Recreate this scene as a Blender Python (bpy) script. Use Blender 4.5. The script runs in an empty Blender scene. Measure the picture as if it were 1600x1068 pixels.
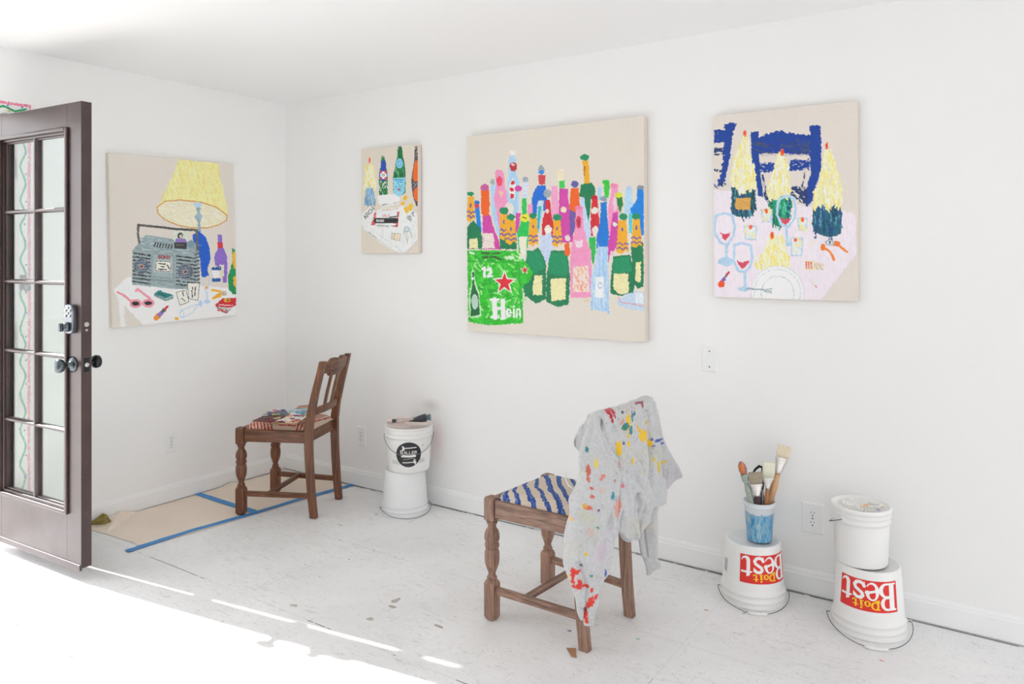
import bpy, bmesh, math, random
import numpy as np
from mathutils import Vector, Matrix, Euler
from mathutils.bvhtree import BVHTree

PI = math.pi
rng = random.Random(7)
scn = bpy.context.scene
COL = scn.collection

# ---------------------------------------------------------------- camera
CAM = (3.941, -3.214, 1.38); YAW = math.radians(34.03); FPX = 1175.0; HOR = 398.0
EX = (0.8287, -0.5596); EY = (0.5596, 0.8287)      # room x and y axes seen from the camera (right, forward)
def unproj(u, v, depth):
    a = (u - 800) / FPX * depth
    return Vector((CAM[0] + a * EX[0] + depth * EX[1], CAM[1] + a * EY[0] + depth * EY[1], CAM[2] - (v - HOR) / FPX * depth))

# ---------------------------------------------------------------- materials
def lin(c):
    return tuple(((x / 255) / 12.92 if x / 255 <= .04045 else (((x / 255) + .055) / 1.055) ** 2.4) for x in c)
def newmat(name):
    m = bpy.data.materials.new(name); m.use_nodes = True
    nt = m.node_tree; b = nt.nodes['Principled BSDF']
    return m, nt, b
def N(nt, t, **kw):
    n = nt.nodes.new(t)
    for k, v in kw.items(): setattr(n, k, v)
    return n
def noise_node(nt, vec, scale, detail=3, rough=.5, dist=0):
    n = N(nt, 'ShaderNodeTexNoise'); n.inputs['Scale'].default_value = scale; n.inputs['Detail'].default_value = detail
    n.inputs['Roughness'].default_value = rough; n.inputs['Distortion'].default_value = dist
    if vec is not None: nt.links.new(vec, n.inputs['Vector'])
    return n
def ramp(nt, fac, stops):
    r = N(nt, 'ShaderNodeValToRGB'); e = r.color_ramp.elements
    while len(e) < len(stops): e.new(.5)
    for i, (p, c) in enumerate(stops):
        e[i].position = p; e[i].color = (*c, 1) if len(c) == 3 else c
    nt.links.new(fac, r.inputs['Fac']); return r
def mapping(nt, scale, src='Object'):
    tc = N(nt, 'ShaderNodeTexCoord'); mp = N(nt, 'ShaderNodeMapping'); mp.inputs['Scale'].default_value = scale
    nt.links.new(tc.outputs[src], mp.inputs['Vector']); return mp.outputs['Vector']
def mixc(nt, fac, a, b, mode='MIX'):
    m = N(nt, 'ShaderNodeMix', data_type='RGBA', blend_type=mode)
    if isinstance(fac, float): m.inputs[0].default_value = fac
    else: nt.links.new(fac, m.inputs[0])
    for i, x in ((6, a), (7, b)):
        if isinstance(x, tuple): m.inputs[i].default_value = (*x, 1)
        else: nt.links.new(x, m.inputs[i])
    return m.outputs[2]
def bump(nt, b, h, strength=.2, dist=.002):
    n = N(nt, 'ShaderNodeBump'); n.inputs['Strength'].default_value = strength; n.inputs['Distance'].default_value = dist
    nt.links.new(h, n.inputs['Height']); nt.links.new(n.outputs['Normal'], b.inputs['Normal'])
def plain(name, rgb, rough=.5, metal=0., var=.06, scale=30, bmp=.05):
    m, nt, b = newmat(name); c = lin(rgb)
    v = mapping(nt, (1, 1, 1)); n = noise_node(nt, v, scale)
    r = ramp(nt, n.outputs['Fac'], [(.3, tuple(x * (1 - var) for x in c)), (.7, tuple(min(1, x * (1 + var)) for x in c))])
    nt.links.new(r.outputs['Color'], b.inputs['Base Color'])
    b.inputs['Roughness'].default_value = rough; b.inputs['Metallic'].default_value = metal
    if bmp: bump(nt, b, n.outputs['Fac'], bmp, .001)
    return m
def vcol(name, rough=.6, bmp=.15, scale=400, sheen=0):
    m, nt, b = newmat(name)
    a = N(nt, 'ShaderNodeVertexColor', layer_name='Col'); nt.links.new(a.outputs['Color'], b.inputs['Base Color'])
    b.inputs['Roughness'].default_value = rough
    v = mapping(nt, (1, 1, 1)); n = noise_node(nt, v, scale, 2)
    bump(nt, b, n.outputs['Fac'], bmp, .0006)
    if sheen: b.inputs['Sheen Weight'].default_value = sheen
    return m
def wood(name, dark, mid, light, axis, rough=.42):
    m, nt, b = newmat(name)
    s = [55, 55, 55]; s[axis] = 3.5
    v = mapping(nt, tuple(s)); n = noise_node(nt, v, 1.0, 5, .65, .6)
    r = ramp(nt, n.outputs['Fac'], [(.28, lin(dark)), (.5, lin(mid)), (.74, lin(light))])
    v2 = mapping(nt, (1, 1, 1)); n2 = noise_node(nt, v2, 9, 3)
    r2 = ramp(nt, n2.outputs['Fac'], [(.35, (.78, .78, .78)), (.65, (1.12, 1.1, 1.08))])
    c = mixc(nt, 1.0, r.outputs['Color'], r2.outputs['Color'], 'MULTIPLY')
    s2 = [260, 260, 260]; s2[axis] = 12
    n3 = noise_node(nt, mapping(nt, tuple(s2)), 1.0, 2)
    r3 = ramp(nt, n3.outputs['Fac'], [(.36, (.45, .42, .4)), (.46, (1, 1, 1))])
    c = mixc(nt, .55, c, mixc(nt, 1.0, c, r3.outputs['Color'], 'MULTIPLY'))
    nt.links.new(c, b.inputs['Base Color']); b.inputs['Roughness'].default_value = rough
    bump(nt, b, n3.outputs['Fac'], .25, .0008)
    return m
M = {}
# near chair: worn greyed oak; far chair: richer red brown oak
for ax, nm in ((2, 'v'), (0, 'x'), (1, 'y')):
    M['oakN' + nm] = wood('worn_oak_' + nm, (96, 68, 56), (150, 117, 99), (190, 157, 138), ax, .5)
    M['oakF' + nm] = wood('dark_oak_' + nm, (66, 38, 22), (114, 70, 44), (154, 102, 70), ax, .36)
M['vpaint'] = vcol('oil_paint_on_canvas', .55, .25, 500)
M['vlabel'] = vcol('printed_label', .35, 0.02, 100)
M['vcloth'] = vcol('painted_linen', .85, .3, 900)
M['vcard'] = vcol('painted_cardboard', .45, .5, 160)
M['sweat'] = vcol('grey_marl_jersey', .95, .6, 260, .2)
M['linen'] = plain('raw_linen', (229, 217, 204), .9, 0, .03, 300, .2)
M['trim'] = plain('white_trim_paint', (244, 245, 245), .4, 0, .02, 6, .05)
M['plate'] = plain('white_plate_plastic', (242, 243, 242), .35, 0, .01, 10, 0)
M['slot'] = plain('dark_slot', (38, 36, 36), .6, 0, 0, 10, 0)
M['black'] = plain('black_hardware', (38, 42, 44), .25, .3, .1, 40, .05)
M['steel'] = plain('brushed_nickel', (128, 134, 140), .24, .9, .05, 60, .05)
M['pewter'] = plain('dark_pewter', (92, 100, 104), .22, .85, .15, 60, .05)
M['wire'] = plain('galvanised_wire', (120, 122, 124), .4, .7, .1, 90, .05)
M['bucket'] = plain('white_bucket_plastic', (240, 240, 238), .33, 0, .015, 8, .03)
M['bucketb'] = plain('translucent_bucket_plastic', (236, 238, 238), .3, 0, .02, 8, .03)
M['grip'] = plain('white_grip', (236, 236, 234), .4, 0, .02, 8, .03)
M['blueTape'] = plain('blue_masking_tape', (70, 144, 208), .6, 0, .06, 60, .15)
M['tapeBox'] = M['blueTape']
M['leaf'] = plain('dry_leaf', (148, 134, 72), .7, 0, .3, 60, .4)
M['leafb'] = plain('brown_leaf', (112, 84, 64), .8, 0, .3, 90, .4)
M['card'] = plain('brown_cardboard', (176, 132, 100), .85, 0, .06, 60, .1)
M['tubeblk'] = plain('black_tube_plastic', (52, 56, 62), .35, 0, .15, 40, .1)
M['tubeblue'] = plain('tube_cap_grey', (96, 112, 124), .35, 0, .15, 60, .1)
M['pine'] = wood('brush_handle_pine', (196, 146, 100), (214, 168, 122), (226, 186, 144), 2, .4)
M['orangehandle'] = wood('brush_handle_orange', (182, 120, 76), (200, 140, 96), (212, 156, 112), 2, .4)
M['bristle'] = plain('hog_bristle', (226, 212, 186), .9, 0, .12, 400, .6)
M['bristle2'] = plain('pale_bristle', (228, 226, 206), .9, 0, .1, 400, .6)
M['bristle3'] = plain('soiled_bristle', (160, 148, 128), .9, 0, .3, 260, .6)
M['ferrule'] = plain('tin_ferrule', (206, 202, 196), .35, .55, .12, 120, .1)
def blotchy(name, cols, scale, rough=.6, sc=(1, 1, 1), bmp=.3):
    m, nt, b = newmat(name); n = noise_node(nt, mapping(nt, sc), scale, 4, .6)
    k = len(cols); r = ramp(nt, n.outputs['Fac'], [(.3 + .4 * i / (k - 1), lin(c)) for i, c in enumerate(cols)])
    nt.links.new(r.outputs['Color'], b.inputs['Base Color']); b.inputs['Roughness'].default_value = rough
    bump(nt, b, n.outputs['Fac'], bmp, .001); return m
M['handlepaint'] = blotchy('paint_spattered_handle', [(120, 104, 92), (196, 190, 180), (110, 150, 140), (206, 200, 190), (150, 110, 80)], 140)
M['tubepaint'] = blotchy('paint_smeared_tube', [(60, 56, 58), (214, 200, 190), (170, 160, 152), (226, 206, 200), (90, 84, 84)], 130)
M['lidpink'] = blotchy('paint_stained_lid', [(240, 236, 232), (236, 214, 208), (238, 234, 228), (214, 150, 144)], 22)
M['tipmix'] = blotchy('paint_tip', [(110, 80, 140), (120, 90, 140), (214, 130, 60), (222, 140, 60)], 26)
M['darktip'] = blotchy('dark_paint_bristle', [(56, 40, 50), (80, 50, 60), (60, 56, 60)], 90)
# clear cup streaked with blue paint
m, nt, b = newmat('blue_stained_plastic_cup')
n = noise_node(nt, mapping(nt, (1, 1, .25)), 110, 4, .7)
r = ramp(nt, n.outputs['Fac'], [(.34, lin((40, 130, 196))), (.46, lin((96, 168, 210))), (.56, lin((150, 190, 206))), (.68, lin((196, 204, 200)))])
tc = N(nt, 'ShaderNodeTexCoord'); sp = N(nt, 'ShaderNodeSeparateXYZ'); nt.links.new(tc.outputs['Object'], sp.inputs[0])
n2 = noise_node(nt, mapping(nt, (1, 1, .4)), 60, 3)
ad = N(nt, 'ShaderNodeMath', operation='MULTIPLY_ADD'); nt.links.new(n2.outputs['Fac'], ad.inputs[0]); ad.inputs[1].default_value = .03; nt.links.new(sp.outputs['Z'], ad.inputs[2])
rz = ramp(nt, ad.outputs[0], [(.125, (0, 0, 0)), (.132, (1, 1, 1))])
nt.links.new(mixc(nt, rz.outputs['Color'], r.outputs['Color'], lin((222, 230, 234))), b.inputs['Base Color'])
b.inputs['Roughness'].default_value = .3; M['cup'] = m
# thin pane of glass
m, nt, b = newmat('door_glass'); nt.nodes.remove(b); out = nt.nodes['Material Output']
tr = N(nt, 'ShaderNodeBsdfTransparent'); tr.inputs[0].default_value = (.90, .94, .925, 1)
gl = N(nt, 'ShaderNodeBsdfGlossy'); gl.inputs['Roughness'].default_value = .02
lw = N(nt, 'ShaderNodeLayerWeight'); pw = N(nt, 'ShaderNodeMath', operation='POWER'); nt.links.new(lw.outputs['Facing'], pw.inputs[0]); pw.inputs[1].default_value = 5; fr = N(nt, 'ShaderNodeMath', operation='MULTIPLY_ADD'); nt.links.new(pw.outputs[0], fr.inputs[0]); fr.inputs[1].default_value = .9; fr.inputs[2].default_value = .04
mx = N(nt, 'ShaderNodeMixShader'); nt.links.new(fr.outputs[0], mx.inputs[0]); nt.links.new(tr.outputs[0], mx.inputs[1]); nt.links.new(gl.outputs[0], mx.inputs[2])
nt.links.new(mx.outputs[0], out.inputs[0]); M['glass'] = m
# dark brown gloss door paint with chips
m, nt, b = newmat('dark_brown_door_paint')
v = mapping(nt, (1, 1, 1)); n = noise_node(nt, v, 260, 2); n2 = noise_node(nt, v, 7, 3)
spk = ramp(nt, n.outputs['Fac'], [(.735, (0, 0, 0)), (.76, (1, 1, 1))])
base = ramp(nt, n2.outputs['Fac'], [(.35, lin((58, 41, 40))), (.65, lin((72, 54, 52)))])
nt.links.new(mixc(nt, spk.outputs['Color'], base.outputs['Color'], lin((205, 195, 188))), b.inputs['Base Color'])
b.inputs['Roughness'].default_value = .4; b.inputs['Coat Weight'].default_value = .5; b.inputs['Coat Roughness'].default_value = .3; bump(nt, b, n2.outputs['Fac'], .1, .002); M['door'] = m
# wall and ceiling paint
def wallmat(name, rgb, spots=()):
    m, nt, b = newmat(name); v = mapping(nt, (1, 1, 1)); c = lin(rgb)
    n = noise_node(nt, v, 1.3, 3); r = ramp(nt, n.outputs['Fac'], [(.3, tuple(x * .985 for x in c)), (.7, c)])
    col = r.outputs['Color']
    n3 = noise_node(nt, v, 26, 2)
    fleck = ramp(nt, n3.outputs['Fac'], [(.2, (0, 0, 0)), (.205, (0, 0, 0))])
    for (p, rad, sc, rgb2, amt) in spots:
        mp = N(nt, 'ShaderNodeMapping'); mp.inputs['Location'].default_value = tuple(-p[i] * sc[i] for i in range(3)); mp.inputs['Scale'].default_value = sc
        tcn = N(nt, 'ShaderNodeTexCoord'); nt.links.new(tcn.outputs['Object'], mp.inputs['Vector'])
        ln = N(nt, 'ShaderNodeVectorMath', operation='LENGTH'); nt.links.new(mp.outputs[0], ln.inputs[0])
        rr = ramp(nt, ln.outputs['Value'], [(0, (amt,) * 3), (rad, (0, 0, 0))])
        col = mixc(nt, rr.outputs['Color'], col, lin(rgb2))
    nt.links.new(col, b.inputs['Base Color']); b.inputs['Roughness'].default_value = .65
    nb = noise_node(nt, v, 220, 3); bump(nt, b, nb.outputs['Fac'], .06, .002); return m
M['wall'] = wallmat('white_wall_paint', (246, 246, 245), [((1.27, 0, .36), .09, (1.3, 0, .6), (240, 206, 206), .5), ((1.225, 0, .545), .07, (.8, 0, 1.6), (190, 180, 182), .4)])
M['ceil'] = wallmat('white_ceiling_paint', (250, 250, 250))
M['ground'] = plain('outdoor_concrete', (196, 194, 188), .9, 0, .05, 2, .1)

# painted plank floor
m, nt, b = newmat('white_painted_plank_floor')
tc = N(nt, 'ShaderNodeTexCoord'); V = tc.outputs['Object']
sep = N(nt, 'ShaderNodeSeparateXYZ'); nt.links.new(V, sep.inputs[0])
big = noise_node(nt, V, 2.2, 4); base = ramp(nt, big.outputs['Fac'], [(.3, lin((234, 234, 234))), (.7, lin((246, 246, 246)))])
col = base.outputs['Color']
def mth(op, a, bb=None, c=None, clamp=False):
    x = N(nt, 'ShaderNodeMath', operation=op, use_clamp=clamp)
    for i, q in enumerate((a, bb, c)):
        if q is None: continue
        if isinstance(q, (int, float)): x.inputs[i].default_value = q
        else: nt.links.new(q, x.inputs[i])
    return x.outputs[0]
# fine dirt scratches
sc1 = noise_node(nt, mapping(nt, (16, 70, 1)), 1.0, 6, .75, 1.2)
s1 = ramp(nt, sc1.outputs['Fac'], [(.54, (0, 0, 0)), (.70, (.6, .6, .6))])
msk = noise_node(nt, V, 2.6, 3); mk = ramp(nt, msk.outputs['Fac'], [(.36, (.15, .15, .15)), (.6, (1, 1, 1))])
col = mixc(nt, mth('MULTIPLY', s1.outputs['Color'], mk.outputs['Color']), col, lin((168, 166, 160)))
sc3 = noise_node(nt, mapping(nt, (60, 18, 1)), 1.0, 6, .8, 1.0)
s3 = ramp(nt, sc3.outputs['Fac'], [(.58, (0, 0, 0)), (.72, (.5, .5, .5))])
col = mixc(nt, s3.outputs['Color'], col, lin((176, 172, 166)))
# chips showing bare board
ch = noise_node(nt, mapping(nt, (5, 11, 1)), 1.0, 5, .6, .6); c1 = ramp(nt, ch.outputs['Fac'], [(.735, (0, 0, 0)), (.755, (.7, .7, .7))])
col = mixc(nt, c1.outputs['Color'], col, lin((172, 166, 152)))
# specks of studio paint
for sc, th, seed in ((38, .085, 0.), (21, .05, 7.), (70, .13, 3.)):
    vo = N(nt, 'ShaderNodeTexVoronoi'); vo.inputs['Scale'].default_value = sc
    mp = N(nt, 'ShaderNodeMapping'); mp.inputs['Location'].default_value = (seed, seed * 2, 0); nt.links.new(V, mp.inputs['Vector'])
    wob = noise_node(nt, V, 90, 2); wv = N(nt, 'ShaderNodeVectorMath', operation='MULTIPLY_ADD'); nt.links.new(wob.outputs['Color'], wv.inputs[0]); wv.inputs[1].default_value = (.006,) * 3; nt.links.new(mp.outputs[0], wv.inputs[2])
    nt.links.new(wv.outputs[0], vo.inputs['Vector'])
    s2 = N(nt, 'ShaderNodeSeparateColor'); nt.links.new(vo.outputs['Color'], s2.inputs[0])
    keep = mth('GREATER_THAN', s2.outputs[0], .72 if sc < 60 else .6)
    dot = mth('LESS_THAN', vo.outputs['Distance'], th)
    pal = ramp(nt, s2.outputs[1], [(0, lin((150, 146, 140))), (.35, lin((120, 112, 104))), (.6, lin((196, 140, 128))), (.72, lin((90, 88, 92))), (.84, lin((214, 120, 100))), (.93, lin((110, 160, 140)))])
    pal.color_ramp.interpolation = 'CONSTANT'
    col = mixc(nt, mth('MULTIPLY', mth('MULTIPLY', keep, dot), .75 if sc < 60 else .5), col, pal.outputs['Color'])
# single blots seen in the photograph
blots = [(1.875, -.985, .016, .034, (166, 160, 146)), (1.90, -1.03, .022, .013, (160, 154, 140)), (1.90, -1.15, .02, .013, (172, 166, 152)), (2.15, -1.05, .03, .008, (150, 144, 132)),
         (1.571, -1.238, .02, .013, (184, 176, 160)), (2.239, -.806, .009, .006, (52, 150, 120)), (2.57, -.807, .011, .007, (92, 104, 150)), (2.2, -.81, .006, .006, (160, 160, 165)),
         (1.10, -.30, .012, .012, (190, 174, 150)), (2.80, -.72, .010, .005, (92, 176, 140)), (1.30, -.95, .006, .004, (60, 150, 120)), (1.42, -.80, .006, .005, (60, 140, 116)),
         (1.06, -.52, .02, .004, (120, 118, 116)), (2.93, -.37, .01, .008, (196, 140, 120)), (3.06, -.31, .006, .014, (170, 160, 140)), (3.55, -.39, .01, .008, (214, 140, 120)), (1.45, -1.0, .006, .006, (222, 130, 110)), (2.99, -1.1, .01, .006, (80, 96, 140))]
wn = noise_node(nt, V, 60, 3)
for (bx, by, rx, ry, rgb) in blots:
    mp = N(nt, 'ShaderNodeMapping'); mp.inputs['Location'].default_value = (-bx / rx, -by / ry, 0); mp.inputs['Scale'].default_value = (1 / rx, 1 / ry, 0)
    nt.links.new(V, mp.inputs['Vector']); ln = N(nt, 'ShaderNodeVectorMath', operation='LENGTH'); nt.links.new(mp.outputs[0], ln.inputs[0])
    d = mth('ADD', ln.outputs['Value'], mth('MULTIPLY', wn.outputs['Fac'], 2.2))
    col = mixc(nt, mth('MULTIPLY', mth('LESS_THAN', d, 1.9), .85), col, lin(rgb))
# seams between boards, dark and broken
brk = noise_node(nt, mapping(nt, (1.6, 9, 1)), 1.0, 4, .6); fine = noise_node(nt, mapping(nt, (30, 30, 1)), 1.0, 2)
def seam(coord, pos, w, thr, rgb=(70, 68, 66), amp=.9):
    wob = mth('MULTIPLY_ADD', fine.outputs['Fac'], .006, -.003)
    d = mth('ABSOLUTE', mth('SUBTRACT', mth('ADD', coord, wob), pos))
    ln = mth('LESS_THAN', d, w)
    on = mth('GREATER_THAN', mth('MULTIPLY_ADD', fine.outputs['Fac'], .25, brk.outputs['Fac']), thr)
    global col
    col = mixc(nt, mth('MULTIPLY', mth('MULTIPLY', ln, on), amp), col, lin(rgb))
    soft = mth('MULTIPLY', mth('LESS_THAN', d, w * 1.3), .13)
    col = mixc(nt, soft, col, lin((150, 150, 148)))
for p in (-.662, -1.29, -1.92, -2.55, -3.2): seam(sep.outputs['Y'], p, .0019, .68)
for p in (1.33, 2.95): seam(sep.outputs['X'], p, .0013, .74, (170, 168, 160))
nt.links.new(col, b.inputs['Base Color']); b.inputs['Roughness'].default_value = .5
bn = noise_node(nt, mapping(nt, (6, 40, 1)), 1.0, 4); bump(nt, b, bn.outputs['Fac'], .15, .003); M['floor'] = m
# kraft paper
m, nt, b = newmat('kraft_paper'); v = mapping(nt, (1, 1, 1)); n = noise_node(nt, v, 5, 4); n2 = noise_node(nt, v, 170, 2)
r = ramp(nt, n.outputs['Fac'], [(.3, lin((238, 222, 206))), (.7, lin((244, 229, 213)))]); s = ramp(nt, n2.outputs['Fac'], [(.71, (0, 0, 0)), (.74, (.6, .6, .6))])
nt.links.new(mixc(nt, s.outputs['Color'], r.outputs['Color'], lin((150, 120, 96))), b.inputs['Base Color']); b.inputs['Roughness'].default_value = .8
bump(nt, b, n.outputs['Fac'], .3, .006); M['kraft'] = m
# wall gap line material
m, nt, b = newmat('gap_shadow_line'); b.inputs['Base Color'].default_value = (*lin((62, 60, 58)), 1); b.inputs['Roughness'].default_value = .9; M['gap'] = m

# ---------------------------------------------------------------- mesh helpers
class MB:
    def __init__(s): s.v = []; s.f = []; s.mi = []; s.m = 0; s.sm = []
    def add(s, vs, fs, smooth=False, mi=None):
        o = len(s.v); s.v += [tuple(v) for v in vs]
        for f in fs: s.f.append(tuple(i + o for i in f)); s.mi.append(s.m if mi is None else mi); s.sm.append(smooth)
        return s
    def box(s, x0, x1, y0, y1, z0, z1, mi=None):
        vs = [(x, y, z) for z in (z0, z1) for y in (y0, y1) for x in (x0, x1)]
        return s.add(vs, [(0, 2, 3, 1), (4, 5, 7, 6), (0, 1, 5, 4), (2, 6, 7, 3), (0, 4, 6, 2), (1, 3, 7, 5)], mi=mi)
    def hexa(s, b, t, mi=None):      # bottom four and top four corners, anticlockwise
        return s.add(list(b) + list(t), [(3, 2, 1, 0), (4, 5, 6, 7), (0, 1, 5, 4), (1, 2, 6, 5), (2, 3, 7, 6), (3, 0, 4, 7)], mi=mi)
    def lathe(s, prof, c=(0, 0, 0), n=28, caps=True, sx=1, sy=1, mi=None):
        vs = []; fs = []
        for r, z in prof:
            for i in range(n):
                a = 2 * PI * i / n; vs.append((c[0] + r * math.cos(a) * sx, c[1] + r * math.sin(a) * sy, c[2] + z))
        for j in range(len(prof) - 1):
            for i in range(n):
                k = (i + 1) % n; fs.append((j * n + i, j * n + k, (j + 1) * n + k, (j + 1) * n + i))
        s.add(vs, fs, True, mi)
        if caps:
            for j, rev in ((0, True), (len(prof) - 1, False)):
                if prof[j][0] > 1e-5:
                    ring = [vs[j * n + i] for i in range(n)]; f = list(range(n)); s.add(ring, [tuple(reversed(f)) if rev else tuple(f)], False, mi)
        return s
    def tube(s, pts, r, n=8, closed=False, mi=None):
        pts = [Vector(p) for p in pts]; L = len(pts); rs = r if isinstance(r, (list, tuple)) else [r] * L; vs = []; fs = []; up = None
        for i, p in enumerate(pts):
            a = pts[(i - 1) % L] if closed or i > 0 else p; c = pts[(i + 1) % L] if closed or i < L - 1 else p
            t = (c - a).normalized()
            if up is None: up = t.orthogonal().normalized()
            up = (up - t * up.dot(t)).normalized(); w = t.cross(up)
            for k in range(n):
                q = 2 * PI * k / n; vs.append(p + (up * math.cos(q) + w * math.sin(q)) * rs[i])
        for i in range(L if closed else L - 1):
            j = (i + 1) % L
            for k in range(n): fs.append((i * n + k, i * n + (k + 1) % n, j * n + (k + 1) % n, j * n + k))
        s.add(vs, fs, True, mi)
        if not closed: s.add(vs[:n], [tuple(reversed(range(n)))], mi=mi); s.add(vs[-n:], [tuple(range(n))], mi=mi)
        return s
    def loft(s, rings, caps=True, smooth=True, mi=None):
        n = len(rings[0]); vs = [p for r in rings for p in r]; fs = []
        for j in range(len(rings) - 1):
            for i in range(n): fs.append((j * n + i, j * n + (i + 1) % n, (j + 1) * n + (i + 1) % n, (j + 1) * n + i))
        s.add(vs, fs, smooth, mi)
        if caps: s.add(rings[0], [tuple(reversed(range(n)))], mi=mi); s.add(rings[-1], [tuple(range(n))], mi=mi)
        return s
    def prism(s, poly, f0, f1, mi=None):    # poly of 2D points; f0/f1 map a point to 3D
        n = len(poly); a = [f0(p) for p in poly]; b = [f1(p) for p in poly]
        s.add(a, [tuple(reversed(range(n)))], mi=mi); s.add(b, [tuple(range(n))], mi=mi)
        return s.add(a + b, [(i, (i + 1) % n, n + (i + 1) % n, n + i) for i in range(n)], mi=mi)
    def build(s, name, mats, parent=None, bevel=0, mat4=None, normals=True):
        me = bpy.data.meshes.new(name); vs = s.v
        if mat4 is not None: vs = [tuple(mat4 @ Vector(v)) for v in vs]
        me.from_pydata(vs, [], s.f); mats = mats if isinstance(mats, (list, tuple)) else [mats]
        for x in mats: me.materials.append(x)
        me.polygons.foreach_set('material_index', s.mi); me.polygons.foreach_set('use_smooth', s.sm)
        bm = bmesh.new(); bm.from_mesh(me); bmesh.ops.remove_doubles(bm, verts=bm.verts, dist=1e-6)
        if normals: bmesh.ops.recalc_face_normals(bm, faces=bm.faces)
        bm.to_mesh(me); bm.free(); me.update()
        o = bpy.data.objects.new(name, me); COL.objects.link(o)
        if parent is not None: o.parent = parent
        if bevel:
            bv = o.modifiers.new('bevel', 'BEVEL'); bv.width = bevel; bv.segments = 2; bv.limit_method = 'ANGLE'; bv.angle_limit = math.radians(40)
        return o
def tag(o, label=None, cat=None, group=None, kind=None):
    if label: o['label'] = label
    if cat: o['category'] = cat
    if group: o['group'] = group
    if kind: o['kind'] = kind
    return o
def empty(name, loc, rot=(0, 0, 0), **kw):
    o = bpy.data.objects.new(name, None); COL.objects.link(o); o.location = loc; o.rotation_euler = rot; o.empty_display_size = .05
    return tag(o, **kw)
def struct(name, mb, mat, label=None, cat=None, parent=None, bevel=0):
    o = mb.build(name, mat, parent, bevel); o['kind'] = 'structure'
    return tag(o, label, cat)
def copy_tree(o, parent=None):
    c = o.copy(); COL.objects.link(c); c.parent = parent
    for ch in list(o.children): copy_tree(ch, c)
    return c

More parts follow.
